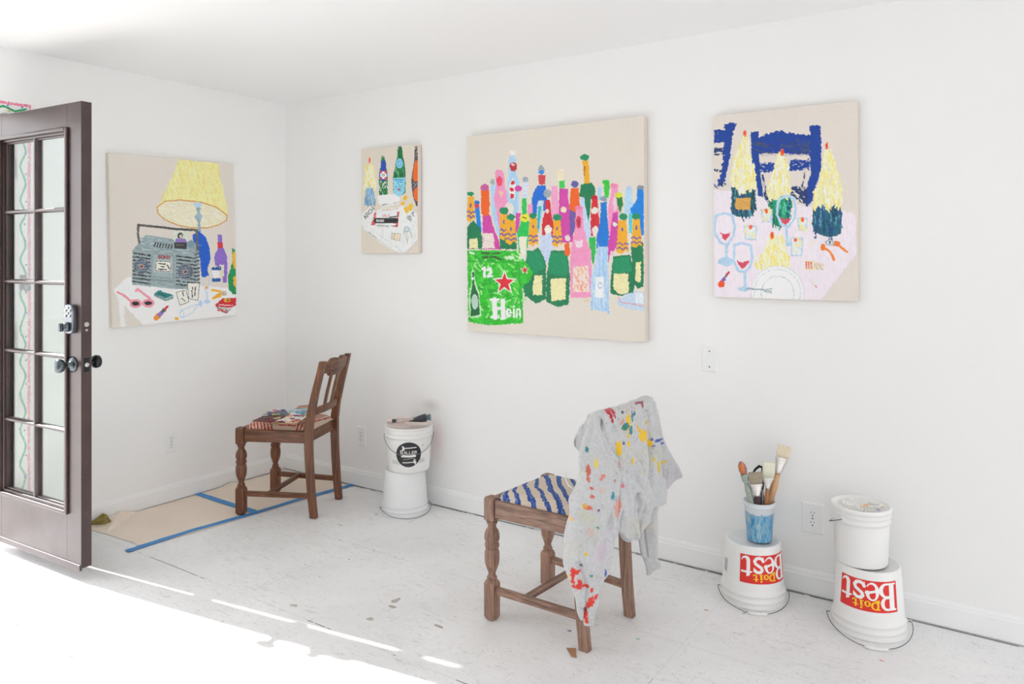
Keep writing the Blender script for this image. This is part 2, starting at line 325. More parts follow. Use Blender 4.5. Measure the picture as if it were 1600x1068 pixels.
# ---------------------------------------------------------------- paint raster on a fine grid
def vnoise(x, y, seed):
    r = np.random.RandomState(seed).rand(64, 64); xi = np.floor(x).astype(int); yi = np.floor(y).astype(int); fx = x - xi; fy = y - yi
    fx = fx * fx * (3 - 2 * fx); fy = fy * fy * (3 - 2 * fy); g = lambda a, b: r[a % 64, b % 64]
    return (g(xi, yi) * (1 - fx) + g(xi + 1, yi) * fx) * (1 - fy) + (g(xi, yi + 1) * (1 - fx) + g(xi + 1, yi + 1) * fx) * fy
def homog(src, dst):
    A = []; B = []
    for (x, y), (u, v) in zip(src, dst):
        A.append([x, y, 1, 0, 0, 0, -u * x, -u * y]); B.append(u); A.append([0, 0, 0, x, y, 1, -v * x, -v * y]); B.append(v)
    return np.append(np.linalg.solve(np.array(A, float), np.array(B, float)), 1).reshape(3, 3)
class Pic:
    def __init__(s, W, H, res, corners=None, bg=(222, 212, 200), size=None):
        s.W = W; s.H = H; s.nx = int(round(W / res)) + 1; s.ny = int(round(H / res)) + 1
        S, T = np.meshgrid(np.linspace(0, 1, s.nx), np.linspace(0, 1, s.ny)); s.S = S.ravel(); s.T = T.ravel()
        if corners is None: corners = [(0, 0), (size[0], 0), (0, size[1]), (size[0], size[1])]
        Hm = homog([(0, 0), (1, 0), (0, 1), (1, 1)], corners)
        w = Hm[2, 0] * s.S + Hm[2, 1] * s.T + Hm[2, 2]
        s.X = (Hm[0, 0] * s.S + Hm[0, 1] * s.T + Hm[0, 2]) / w; s.Y = (Hm[1, 0] * s.S + Hm[1, 1] * s.T + Hm[1, 2]) / w
        s.k = (abs(corners[1][0] - corners[0][0]) / W + abs(corners[2][1] - corners[0][1]) / H) / 2
        s.mx = s.S * W; s.my = s.T * H
        s.C = np.tile(np.array(bg, float), (len(s.S), 1)); s.h = np.zeros(len(s.S)); s.on = np.zeros(len(s.S), bool); s.seed = 1
        g = vnoise(s.mx * 500, s.my * 500, 3); s.C += ((g - .5) * 7)[:, None]
        s.rough = .004; s.dry = .12; s.jit = .07
    def _apply(s, idx, inside, col, dry, jit, ang, h):
        s.seed += 1
        idx = idx[inside]
        if not len(idx): return
        a = ang if ang is not None else (s.seed * 2.399) % PI
        p = s.mx[idx] * math.cos(a) + s.my[idx] * math.sin(a); q = -s.mx[idx] * math.sin(a) + s.my[idx] * math.cos(a)
        st = vnoise(p * 45, q * 260, s.seed) * .6 + vnoise(p * 160, q * 420, s.seed + 50) * .4
        if dry > 0: k = st > dry * .9; idx = idx[k]; st = st[k]
        c = np.array(col, float); mul = 1 + (st - .5) * 2 * jit
        s.C[idx] = np.clip(c[None, :] * mul[:, None] + ((st - .5) * 30 * jit)[:, None], 4, 250)
        s.h[idx] = h * (.4 + st); s.on[idx] = True
    def _box(s, x0, y0, x1, y1, m):
        return np.nonzero((s.X > x0 - m) & (s.X < x1 + m) & (s.Y > y0 - m) & (s.Y < y1 + m))[0]
    def _warp(s, idx, rough):
        if rough <= 0: return s.X[idx], s.Y[idx]
        f = 120; f2 = 330; a = s.mx[idx]; b = s.my[idx]; sd = s.seed + 11
        dx = vnoise(a * f, b * f, sd) - .5 + .5 * (vnoise(a * f2, b * f2, sd + 1) - .5); dy = vnoise(a * f, b * f, sd + 2) - .5 + .5 * (vnoise(a * f2, b * f2, sd + 3) - .5)
        return s.X[idx] + dx * 1.2 * rough * s.k, s.Y[idx] + dy * 1.2 * rough * s.k
    def _o(s, kw): return kw.get('rough', s.rough), kw.get('dry', s.dry), kw.get('jit', s.jit), kw.get('ang'), kw.get('h', .0008)
    def poly(s, pts, col, **kw):
        rough, dry, jit, ang, h = s._o(kw); xs = [p[0] for p in pts]; ys = [p[1] for p in pts]
        idx = s._box(min(xs), min(ys), max(xs), max(ys), rough * s.k * 2)
        X, Y = s._warp(idx, rough); ins = np.zeros(len(idx), bool); j = len(pts) - 1
        for i in range(len(pts)):
            xi, yi = pts[i]; xj, yj = pts[j]
            if yi != yj: ins ^= ((yi > Y) != (yj > Y)) & (X < (xj - xi) * (Y - yi) / (yj - yi) + xi)
            j = i
        s._apply(idx, ins, col, dry, jit, ang, h); return s
    def ell(s, cx, cy, rx, ry, col, hole=0, rot=0, **kw):
        rough, dry, jit, ang, h = s._o(kw); R = max(rx, ry); idx = s._box(cx - R, cy - R, cx + R, cy + R, rough * s.k * 2)
        X, Y = s._warp(idx, rough); c, sn = math.cos(rot), math.sin(rot); a = (X - cx) * c + (Y - cy) * sn; b = -(X - cx) * sn + (Y - cy) * c
        d = (a / rx) ** 2 + (b / ry) ** 2; s._apply(idx, (d < 1) & (d >= hole * hole), col, dry, jit, ang, h); return s
    def line(s, pts, w, col, closed=False, **kw):
        rough, dry, jit, ang, h = s._o(kw); xs = [p[0] for p in pts]; ys = [p[1] for p in pts]
        idx = s._box(min(xs), min(ys), max(xs), max(ys), w + rough * s.k * 2); X, Y = s._warp(idx, rough); D = np.full(len(idx), 1e9)
        P = list(pts) + ([pts[0]] if closed else [])
        for (ax, ay), (bx, by) in zip(P, P[1:]):
            dx, dy = bx - ax, by - ay; L = dx * dx + dy * dy or 1e-9; t = np.clip(((X - ax) * dx + (Y - ay) * dy) / L, 0, 1)
            D = np.minimum(D, (X - ax - t * dx) ** 2 + (Y - ay - t * dy) ** 2)
        s._apply(idx, D < (w / 2) ** 2, col, dry, jit, ang, h); return s
    def rect(s, x0, y0, x1, y1, col, **kw): return s.poly([(x0, y0), (x1, y0), (x1, y1), (x0, y1)], col, **kw)
    def dabs(s, pts, col, n, ln, w, ang, spread=.3, **kw):     # loose short strokes inside a polygon's box
        xs = [p[0] for p in pts]; ys = [p[1] for p in pts]; R = random.Random(s.seed * 31 + n); k = 0; tries = 0
        while k < n and tries < n * 20:
            tries += 1; x = R.uniform(min(xs), max(xs)); y = R.uniform(min(ys), max(ys)); ins = False; j = len(pts) - 1
            for i in range(len(pts)):
                if (pts[i][1] > y) != (pts[j][1] > y) and x < (pts[j][0] - pts[i][0]) * (y - pts[i][1]) / (pts[j][1] - pts[i][1]) + pts[i][0]: ins = not ins
                j = i
            if not ins: continue
            k += 1; a = ang + R.uniform(-spread, spread); l = ln * R.uniform(.5, 1.2); c = col[R.randrange(len(col))] if isinstance(col, list) else col
            s.line([(x - math.cos(a) * l / 2, y - math.sin(a) * l / 2), (x + math.cos(a) * l / 2, y + math.sin(a) * l / 2)], w * R.uniform(.6, 1.2), c, **kw)
        return s
    def text(s, t, x, y, hgt, w, col, ang=0, wid=.62, gap=.22, **kw):
        c, sn = math.cos(ang), math.sin(ang); cx = 0; kw.setdefault('rough', 0); kw.setdefault('dry', 0)
        for chh in t:
            g = FONT.get(chh)
            if g is None: cx += wid * hgt; continue
            for st in g:
                P = [((cx + px * wid * hgt), -py * hgt) for px, py in st]; s.line([(x + a * c - b * sn, y + a * sn + b * c) for a, b in P], w, col, **kw)
            cx += (wid * (.15 if chh in 'i.|' else 1) + gap) * hgt
        return s
    def mesh(s, name, fn, mat, parent, only=False, nor=None, smooth=True):
        P = fn(s.S, s.T, s.h); n = s.nx; ii = (np.arange(s.ny - 1)[:, None] * n + np.arange(n - 1)[None, :]).ravel()
        if only: ii = ii[s.on[ii] & s.on[ii + 1] & s.on[ii + n] & s.on[ii + n + 1]]
        F = np.stack([ii, ii + n, ii + n + 1, ii + 1], 1); C = s.C
        if only:
            used = np.unique(F); mp = np.full(len(P), -1); mp[used] = np.arange(len(used)); F = mp[F]; P = P[used]; C = C[used]
        me = bpy.data.meshes.new(name); me.vertices.add(len(P)); me.vertices.foreach_set('co', P.astype(np.float32).ravel())
        me.loops.add(F.size); me.loops.foreach_set('vertex_index', F.astype(np.int32).ravel()); me.polygons.add(len(F)); me.polygons.foreach_set('loop_start', np.arange(0, F.size, 4, dtype=np.int32))
        if smooth: me.polygons.foreach_set('use_smooth', np.ones(len(F), bool))
        me.update(calc_edges=True); me.validate()
        setcol(me, C); me.materials.append(mat); o = bpy.data.objects.new(name, me); COL.objects.link(o); o.parent = parent; return o
def setcol(me, C):
    a = me.color_attributes.new('Col', 'FLOAT_COLOR', 'POINT'); c = np.clip(C / 255., 0, 1); l = np.where(c <= .04045, c / 12.92, ((c + .055) / 1.055) ** 2.4)
    a.data.foreach_set('color', np.concatenate([l, np.ones((len(l), 1))], 1).astype(np.float32).ravel())
def arc(cx, cy, rx, ry, a0, a1, n=8): return [(cx + rx * math.cos(math.radians(a0 + (a1 - a0) * i / n)), cy + ry * math.sin(math.radians(a0 + (a1 - a0) * i / n))) for i in range(n + 1)]
FONT = {'A': [[(0, 0), (.5, 1), (1, 0)], [(.2, .38), (.8, .38)]], 'B': [[(0, 0), (0, 1), (.7, 1), (.95, .78), (.7, .54), (0, .54)], [(.7, .54), (1, .28), (.75, 0), (0, 0)]],
 'C': [[(1, .85), (.6, 1), (.15, .8), (0, .5), (.15, .2), (.6, 0), (1, .15)]], 'D': [[(0, 0), (0, 1), (.6, 1), (1, .7), (1, .3), (.6, 0), (0, 0)]], 'E': [[(1, 1), (0, 1), (0, 0), (1, 0)], [(0, .52), (.8, .52)]],
 'H': [[(0, 0), (0, 1)], [(1, 0), (1, 1)], [(0, .5), (1, .5)]], 'I': [[(.5, 0), (.5, 1)]], 'K': [[(0, 0), (0, 1)], [(1, 1), (0, .45), (1, 0)]], 'L': [[(0, 1), (0, 0), (1, 0)]],
 'M': [[(0, 0), (0, 1), (.5, .4), (1, 1), (1, 0)]], 'N': [[(0, 0), (0, 1), (1, 0), (1, 1)]], 'O': [[(.5, 1), (.1, .8), (0, .5), (.1, .2), (.5, 0), (.9, .2), (1, .5), (.9, .8), (.5, 1)]],
 'P': [[(0, 0), (0, 1), (.8, 1), (1, .75), (.8, .5), (0, .5)]], 'R': [[(0, 0), (0, 1), (.8, 1), (1, .75), (.8, .5), (0, .5)], [(.5, .5), (1, 0)]], 'S': [[(1, .85), (.5, 1), (.05, .8), (.3, .55), (.8, .42), (1, .2), (.5, 0), (0, .15)]],
 'T': [[(0, 1), (1, 1)], [(.5, 1), (.5, 0)]], 'Y': [[(0, 1), (.5, .5), (1, 1)], [(.5, .5), (.5, 0)]], '1': [[(.2, .8), (.5, 1), (.5, 0)]], '2': [[(.05, .8), (.4, 1), (.9, .85), (.85, .55), (0, 0), (1, 0)]],
 'e': [[(.05, .3), (.95, .32), (.8, .6), (.4, .62), (.05, .3), (.3, 0), (.9, .08)]], 'i': [[(.1, 0), (.1, .6)], [(.1, .8), (.1, .84)]], 'n': [[(0, 0), (0, .6)], [(0, .45), (.5, .62), (.9, .45), (.9, 0)]],
 '8': [[(.5, .5), (.1, .75), (.5, 1), (.9, .75), (.5, .5), (.05, .25), (.5, 0), (.95, .25), (.5, .5)]], '9': [[(.9, .6), (.5, .5), (.1, .75), (.5, 1), (.9, .75), (.9, .4), (.5, 0)]], '.': [[(.1, 0), (.1, .05)]]}
def star(cx, cy, R, r=.42, rot=-90, sy=1): return [(cx + (R if i % 2 == 0 else R * r) * math.cos(math.radians(rot + 36 * i)), cy + sy * (R if i % 2 == 0 else R * r) * math.sin(math.radians(rot + 36 * i))) for i in range(10)]
SUN_E, SKY_E, EXPO = 12.5, 5.0, -0.42
# ---------------------------------------------------------------- paintings
def hang(pic, W, H, D, loc, rot, label, group=None):
    pic.C = np.clip(pic.C * 1.04 + np.array([2., 5, 5]), 0, 247)
    e = empty('painting', loc, rot, label=label, cat='painting')
    b = MB().box(-W / 2, W / 2, -D + .0006, -.004, 0, H); b.build('canvas', M['linen'], e, .0015)
    fn = lambda S, T, h: np.stack([(S - .5) * (W - .002), -D - h * .9, .001 + (1 - T) * (H - .002)], 1)
    pic.mesh('paint_layer', fn, M['vpaint'], e)
    for z in (.03, H - .07): MB().box(-W / 2 + .03, W / 2 - .03, -.0039, -.0005, z, z + .04).build('stretcher_bar', M['pine'], e)
    return e
WHT = (238, 238, 238); CRM = (232, 226, 196); INK = (50, 48, 50)

# --- boombox and lamp
p = Pic(.75, .911, .0024, [(66, 62), (742, 125), (89, 1003), (757, 942)], (221, 211, 202)); P = p.poly; L = p.line; E = p.ell
P([(95, 800), (170, 728), (260, 760), (560, 780), (757, 800), (757, 942), (560, 962), (350, 985), (255, 992), (120, 850)], WHT, dry=.08, rough=.006)
P([(118, 850), (150, 860), (162, 1000), (130, 998)], WHT, dry=.3, rough=.008)
YL = (238, 226, 156)
P([(445, 100), (662, 122), (668, 200), (690, 290), (708, 370), (705, 425), (660, 455), (600, 472), (520, 475), (430, 455), (360, 420), (325, 385), (325, 350), (352, 320), (400, 220), (430, 140)], YL, dry=.02, jit=.06)
p.dabs([(445, 105), (660, 125), (700, 360), (560, 330), (340, 335)], [(246, 238, 180), (232, 216, 132), (242, 232, 160)], 130, 42, 6, 1.35, .35)
P([(328, 355), (370, 325), (450, 320), (560, 330), (650, 360), (705, 400), (703, 430), (660, 455), (600, 470), (520, 470), (440, 455), (370, 425), (328, 385)], (232, 224, 196), dry=.05)
p.dabs([(340, 355), (560, 335), (690, 400), (600, 460), (440, 445)], [(240, 232, 200), (226, 214, 184), (236, 230, 210)], 50, 40, 6, .5, .8)
L([(328, 355), (370, 325), (450, 319), (560, 330), (650, 360), (705, 402), (703, 430), (660, 455), (600, 470), (520, 470), (440, 455), (370, 425), (330, 388), (328, 355)], 7, (214, 160, 92), rough=.002, dry=.05)
P([(522, 333), (568, 337), (560, 362), (536, 360)], (178, 208, 234))
P([(540, 360), (562, 362), (558, 385), (572, 408), (560, 440), (564, 492), (546, 492), (548, 440), (530, 410), (545, 385)], (150, 172, 182), jit=.2)
P([(520, 505), (555, 488), (590, 520), (612, 580), (616, 640), (600, 690), (606, 725), (585, 738), (568, 735), (560, 640), (535, 560), (518, 530)], (24, 88, 196), dry=.03)
GR = (152, 166, 170)
P([(195, 588), (268, 505), (480, 540), (552, 560), (556, 740), (552, 800), (490, 800), (420, 797), (192, 772)], GR, dry=.06, jit=.14, rough=.003)
p.dabs([(195, 588), (268, 508), (550, 560), (550, 610)], [(176, 192, 198), (140, 156, 162)], 40, 40, 5, .15, .3)
for i in range(9):
    y = 603 + i * 19; L([(200, y), (290, y + 13)], 8, (52, 54, 58), rough=.003, dry=.35); L([(434, y + 18), (532, y + 30)], 8, (52, 54, 58), rough=.003, dry=.35)
for i in range(9): L([(532, 612 + i * 20), (556, 606 + i * 20)], 8, (66, 60, 62), rough=.003, dry=.4)
for cx, cy in ((243, 674), (480, 706)):
    E(cx, cy, 45, 43, (148, 150, 154)); E(cx, cy, 41, 39, (76, 88, 106), dry=.35, jit=.3)
    for k in range(5): L([(cx - 30, cy - 20 + 12 * k), (cx + 24, cy - 28 + 12 * k)], 3, (150, 168, 180), rough=.001, dry=.2)
    E(cx, cy, 14, 13, (176, 140, 132)); E(cx, cy, 6, 6, (90, 40, 40))
P([(302, 608), (416, 620), (414, 742), (298, 728)], (160, 176, 180), dry=.05)
L([(302, 608), (416, 620), (414, 742), (298, 728)], 3, (120, 134, 140), closed=True, rough=.001)
P([(314, 640), (410, 648), (408, 712), (312, 704)], (190, 192, 186)); P([(322, 646), (402, 653), (399, 704), (320, 698)], (238, 234, 222), dry=0, rough=.001)
L([(322, 646), (402, 653), (399, 704), (320, 698)], 3, (60, 60, 60), closed=True, rough=.001)
for a, b_, c, d in ((335, 660, 372, 664), (348, 676, 366, 678), (336, 690, 376, 693), (382, 668, 394, 690)): L([(a, b_), (c, d)], 6, (40, 42, 44), rough=.001)
p.text('SONY', 332, 631, 15, 5, (150, 52, 56), ang=.08, wid=.95)
for x in (300, 305): L([(x, 745 + (x - 300)), (420, 757)], 3, (110, 124, 130), rough=.002, dry=.3)
HN = (104, 98, 94)
L([(232, 548), (224, 500), (226, 452), (300, 459), (420, 474), (540, 482), (546, 590)], 13, HN, dry=.2, jit=.3, rough=.003)
L([(226, 452), (300, 459), (420, 474), (540, 482)], 4, (60, 58, 60), dry=.35)
for k in range(7): L([(312 + 15 * k, 568 + k * 2), (318 + 15 * k, 548 + k * 2)], 7, (48, 50, 52), rough=.002, dry=.1)
P([(418, 484), (494, 488), (490, 545), (418, 542)], (214, 222, 206), rough=.001); E(452, 512, 15, 18, (48, 42, 44)); E(454, 514, 8, 12, (206, 190, 180)); P([(422, 545), (432, 525), (452, 530), (478, 526), (488, 548)], (142, 112, 186)); P([(420, 548), (488, 548), (486, 584), (420, 580)], (58, 56, 56), rough=.001)
L([(430, 562), (470, 562)], 3, (130, 130, 130)); E(510, 556, 20, 20, (120, 148, 168))
P([(654, 507), (679, 507), (679, 540), (686, 582), (706, 625), (708, 700), (702, 765), (684, 765), (680, 690), (640, 672), (637, 620), (655, 582)], (138, 104, 196)); P([(654, 548), (681, 548), (684, 580), (654, 582)], (210, 44, 50))
P([(664, 668), (690, 672), (688, 735), (664, 730)], (224, 216, 196)); P([(624, 680), (668, 680), (664, 765), (632, 765)], WHT); L([(630, 690), (666, 690)], 18, (40, 84, 160), dry=.2); L([(632, 752), (662, 752)], 20, (44, 90, 160), dry=.2)
P([(730, 580), (749, 586), (754, 640), (756, 740), (754, 830), (736, 830), (714, 805), (710, 730), (724, 690), (736, 650)], (22, 142, 82)); P([(735, 600), (753, 602), (755, 690), (740, 690)], (240, 176, 36)); P([(738, 740), (755, 730), (755, 800), (742, 780)], (240, 180, 40))
L([(625, 806), (665, 812), (692, 830), (662, 828), (630, 850), (668, 838)], 12, (238, 172, 36), rough=.002); E(688, 824, 14, 13, (180, 182, 184), hole=.5); E(686, 824, 5, 5, (240, 172, 36))
P([(642, 890), (716, 896), (708, 930), (650, 912)], (190, 200, 196)); L([(645, 892), (700, 930), (725, 908)], 5, (60, 110, 110)); P([(640, 886), (682, 850), (756, 850), (752, 888), (732, 902), (655, 896)], (206, 36, 44)); E(706, 862, 18, 9, (240, 170, 40)); E(710, 862, 6, 7, (60, 50, 90)); L([(662, 886), (738, 890)], 4, (240, 220, 220), dry=.2); p.text('SALE', 652, 916, 14, 4, (206, 50, 50), ang=.25, wid=.8)
PK = (236, 148, 164)
L([(116, 812), (150, 830), (192, 866)], 12, PK, rough=.002); L([(214, 806), (222, 796), (290, 848)], 12, PK, rough=.002)
for cx, cy in ((212, 874), (280, 872)): E(cx, cy, 33, 24, PK, rough=.002); E(cx, cy, 20, 12, (44, 42, 46), rough=.003)
P([(310, 825), (335, 803), (416, 832), (416, 850), (376, 864), (312, 838)], (158, 184, 180)); P([(312, 822), (335, 803), (412, 830), (375, 850)], (44, 128, 128), dry=.1)
L([(312, 826), (376, 858), (416, 842)], 3, (70, 80, 84)); L([(335, 818), (380, 836)], 5, (30, 70, 80), dry=.3)
for q in ([(430, 815), (484, 805), (500, 868), (450, 886)], [(492, 765), (556, 768), (548, 860), (498, 850)]): P(q, (236, 232, 222), rough=.001); L(q, 3, (84, 80, 76), closed=True, rough=.001)
for a in ((465, 815, 470, 835), (462, 850, 476, 862), (518, 790, 520, 800), (514, 806, 518, 842), (534, 790, 530, 836)): L([a[:2], a[2:]], 6, (56, 54, 54), dry=.25, rough=.002)
L([(322, 952), (338, 938)], 28, (240, 146, 34)); L([(340, 936), (356, 920)], 22, (150, 116, 196)); L([(358, 918), (368, 908)], 18, (96, 92, 96)); L([(368, 906), (384, 890)], 11, (208, 40, 50)); E(433, 957, 12, 8, (240, 170, 40))
LB = (188, 208, 236)
L([(576, 738), (580, 790), (596, 830), (606, 790), (610, 738)], 4, LB, rough=.001); L([(597, 830), (597, 860)], 6, LB); E(597, 868, 19, 12, LB); E(595, 792, 8, 8, (240, 170, 60))
L([(450, 915), (545, 880)], 4, LB, rough=.001); L([(470, 952), (520, 925), (545, 886)], 4, LB, rough=.001); E(461, 934, 13, 20, LB, hole=.7, rough=.001); L([(545, 883), (572, 872)], 5, LB); E(562, 878, 10, 18, LB)
hang(p, .75, .911, .026, (0.001, -.7594, 1.0076), (0, math.radians(-1.3), PI / 2), 'painting of a grey boombox under a yellow lampshade, on the wall behind the open door')

# --- candle, bottles and paper
p = Pic(.441, .608, .0017, [(83, 125), (554, 84), (78, 988), (553, 992)], (222, 210, 196)); P = p.poly; L = p.line; E = p.ell
p.rough = .003
P([(85, 652), (160, 595), (196, 640), (250, 612), (390, 605), (430, 590), (552, 660), (552, 885), (440, 990), (385, 984), (240, 900), (100, 792), (82, 740)], (232, 232, 232), dry=.1, rough=.006)
P([(215, 508), (260, 495), (385, 498), (405, 532), (392, 580), (252, 606), (222, 560)], (236, 236, 236), dry=.06)
P([(250, 640), (390, 620), (400, 606), (250, 618)], (224, 210, 198), dry=.1)
for q in ([(102, 792), (240, 885), (340, 950)], [(240, 842), (400, 960)], [(470, 975), (550, 880)], [(400, 960), (420, 985), (475, 980), (548, 905)]): L(q, 3, (176, 178, 180), rough=.002, dry=.35)
L([(138, 808), (160, 824)], 5, (60, 60, 64)); L([(170, 832), (204, 858)], 3, (90, 90, 94), dry=.3)
P([(152, 174), (160, 205), (156, 232), (142, 226), (144, 200)], (236, 92, 40))
wax = [(118, 245), (182, 245), (196, 330), (206, 430), (190, 470), (160, 450), (130, 480), (104, 500), (102, 430), (112, 330)]
P(wax, (236, 226, 176), dry=.35, jit=.1); p.dabs(wax, [(244, 240, 224), (240, 212, 110), (246, 236, 190)], 90, 34, 7, 1.57, .25)
P([(124, 440), (180, 440), (196, 540), (200, 570), (176, 586), (106, 584), (104, 552)], (126, 170, 206), dry=.25, jit=.2); p.dabs([(124, 440), (180, 440), (200, 580), (106, 580)], [(96, 140, 186), (168, 200, 222), (150, 150, 140)], 30, 50, 6, 1.5, .2)
GN = (26, 118, 66)
P([(248, 180), (260, 170), (277, 184), (280, 215), (248, 216)], GN, dry=.3); P([(248, 214), (284, 212), (292, 265), (300, 320), (302, 380), (302, 496), (232, 500), (228, 372), (234, 300), (244, 262)], GN, dry=.25, jit=.2)
P([(250, 216), (284, 214), (290, 282), (300, 330), (296, 372), (266, 386), (236, 368), (234, 320), (242, 284)], (36, 76, 180), dry=.05)
E(267, 335, 28, 32, (236, 236, 234), dry=.02)
for a in (45, 135, 225, 315): c_, s_ = math.cos(math.radians(a)), math.sin(math.radians(a)); L([(267 + 24 * c_, 335 + 34 * s_), (267 + 30 * c_, 335 + 46 * s_)], 16, (214, 76, 80))
L([(256, 332), (268, 326), (278, 334), (270, 344), (260, 340)], 5, (40, 44, 60))
P([(240, 400), (298, 392), (300, 492), (236, 496)], (30, 122, 70), dry=.4); p.dabs([(236, 400), (300, 395), (300, 490), (236, 494)], [(214, 224, 206), (16, 90, 50)], 22, 30, 7, 1.4, .5)
P([(392, 110), (410, 90), (424, 110), (430, 180), (446, 250), (452, 330), (450, 480), (430, 500), (400, 510), (348, 480), (346, 350), (362, 280), (378, 230), (384, 160)], GN, dry=.15, jit=.18)
p.dabs([(392, 110), (424, 110), (450, 340), (350, 345)], [(14, 90, 52), (90, 160, 110)], 26, 60, 7, 1.5, .2)
E(402, 240, 33, 48, (26, 110, 70)); E(402, 240, 29, 42, (132, 200, 230)); E(402, 240, 17, 26, (90, 170, 210), hole=.7)
P([(350, 360), (448, 356), (444, 480), (402, 520), (352, 490)], (144, 208, 236)); L([(362, 376), (436, 376)], 9, (40, 140, 190), dry=.25); p.dabs([(352, 390), (444, 390), (400, 510)], [(90, 180, 220), (180, 224, 240), (40, 150, 180)], 30, 26, 6, .9, .8); P(star(396, 456, 15), (206, 54, 66), rough=.001)
L([(447, 470), (447, 485)], 6, GN)
DK = (92, 82, 90)
P([(528, 100), (553, 98), (553, 600), (540, 598), (512, 510), (504, 440), (500, 380), (512, 300), (526, 210)], DK, dry=.05, jit=.3)
P([(553, 215), (532, 222), (518, 300), (514, 378), (530, 394), (553, 392)], (246, 104, 24), dry=0, jit=.03); P([(553, 438), (528, 452), (516, 490), (524, 530), (540, 556), (553, 556)], (246, 104, 24), dry=0, jit=.03)
for a, b_ in ((532, 120), (540, 150), (534, 180), (516, 410), (532, 420), (520, 440)): L([(a, b_), (a + 12, b_ - 10)], 4, (214, 208, 206), dry=.3)
p.text('ARCH', 118, 702, 32, 5, INK, ang=-.83, wid=.7)
L([(248, 596), (262, 578), (270, 590), (284, 572), (292, 586), (306, 574)], 4, (70, 70, 74), rough=.001); L([(318, 582), (330, 578)], 4, (80, 80, 84)); L([(350, 576), (362, 566), (372, 570), (388, 562)], 4, (110, 110, 114))
P([(186, 655), (206, 640), (204, 700), (196, 752), (160, 752), (176, 710)], (206, 80, 86), dry=.3, jit=.2); P([(380, 645), (400, 640), (392, 700), (388, 772), (345, 768), (372, 720)], (206, 80, 86), dry=.3, jit=.2)
P([(206, 650), (382, 650), (382, 690), (204, 696)], (236, 236, 236)); P([(200, 737), (370, 742), (370, 760), (200, 752)], (232, 232, 232)); p.text('SALE', 256, 684, 22, 4, (216, 130, 138), wid=.55)
L([(206, 715), (368, 716)], 44, (46, 44, 44), rough=.0015, dry=.03); L([(318, 688), (380, 682), (386, 668)], 9, (46, 44, 44), dry=.1)
p.text('PITTACK', 208, 725, 17, 4, (230, 230, 230), wid=.42, gap=.12)
for k in range(9): L([(208 + 12 * k, 748 + k), (216 + 12 * k, 762 + k)], 4, (70, 66, 66), dry=.2, rough=.002)
L([(330, 760), (350, 764)], 4, (70, 66, 66)); L([(358, 758), (380, 762)], 4, (90, 66, 66))
YC = (250, 184, 36)
P([(434, 514), (462, 508), (468, 530), (450, 552), (432, 542)], YC, dry=0); P([(416, 562), (440, 558), (445, 580), (424, 592), (410, 580)], YC, dry=0); P([(434, 608), (468, 600), (478, 648), (456, 662)], YC, dry=0); P([(478, 582), (504, 574), (512, 600), (494, 642), (474, 630)], YC, dry=0)
for k in range(5): L([(466 + 4 * k, 680 + 8 * k), (492 + 3 * k, 676 + 9 * k)], 4, (76, 76, 84), dry=.2, rough=.003)
L([(500, 662), (518, 646), (512, 670), (524, 682)], 6, (40, 46, 90), rough=.002); L([(460, 690), (500, 730)], 3, (60, 60, 66))
E(460, 790, 22, 26, (160, 186, 196), hole=.65, rough=.002); E(460, 790, 10, 12, (190, 206, 212)); BR = (164, 142, 120)
L([(444, 810), (456, 860), (466, 908), (470, 850), (462, 815)], 3, BR, rough=.001); L([(478, 800), (506, 862), (498, 820), (482, 778)], 3, BR, rough=.001); L([(440, 780), (438, 830)], 3, BR)
Q = [(336, 820), (408, 828), (404, 886), (334, 872)]; P(Q, (226, 214, 192), dry=.1); L(Q, 4, BR, closed=True, rough=.0015); L([(358, 824), (354, 876)], 4, BR); L([(345, 825), (340, 872)], 5, (206, 196, 160), dry=.3)
hang(p, .441, .608, .033, (.9406, -.001, 1.389), (0, 0, 0), 'small painting of a candle and beer bottles above a white tablecloth, nearest the corner')

# --- crowd of bottles
p = Pic(1.016, 1.03, .0027, [(30, 130), (830, 29), (30, 1003), (832, 1052)], (222, 212, 200)); P = p.poly; L = p.line; E = p.ell
p.rough = .0045; p.dry = .07
PKB = (240, 148, 188); MAG = (206, 66, 162); GRN = (24, 138, 90); DGN = (20, 120, 76); ORY = (244, 168, 34); BLU = (14, 126, 216); RED = (214, 38, 46); LBL = (170, 204, 234); LAV = (196, 206, 232); BGR = (50, 186, 84); ORG = (246, 96, 24); CRL = (230, 218, 200); YCR = (232, 222, 168); PUR = (110, 86, 156)
def cap(x, y, w=17, h=14, c=GRN): E(x, y, w, h, c, rough=.006)
def foil(x, y0, y1, w0, w1, c=ORY):
    P([(x - w0, y0), (x + w0, y0), (x + w1, y1), (x + w1 * .4, y1 - 6), (x, y1 + 10), (x - w1, y1)], c); E(x, y0 + 40, 4, 10, PUR)
    for dy in (36, 16): L([(x - w1 + 2, y1 - dy), (x - w1 * .4, y1 - dy - 6), (x, y1 - dy + 6), (x + w1 * .5, y1 - dy - 4), (x + w1 - 2, y1 - dy)], 6, PUR, rough=.002, dry=.15)
P([(138, 345), (160, 345), (158, 420), (168, 500), (184, 560), (176, 590), (158, 540), (140, 450)], LBL); cap(147, 332, 11, 12, (160, 170, 180))
P([(282, 330), (305, 330), (303, 405), (282, 405)], (206, 216, 240)); cap(294, 320, 14, 13, (160, 168, 178))
P([(158, 290), (196, 290), (202, 350), (216, 390), (226, 440), (230, 580), (180, 580), (164, 470), (150, 400), (162, 350)], PKB); cap(176, 288, 18, 12, PKB); E(177, 328, 13, 22, (232, 70, 100)); P([(170, 370), (198, 375), (184, 404)], (246, 190, 170))
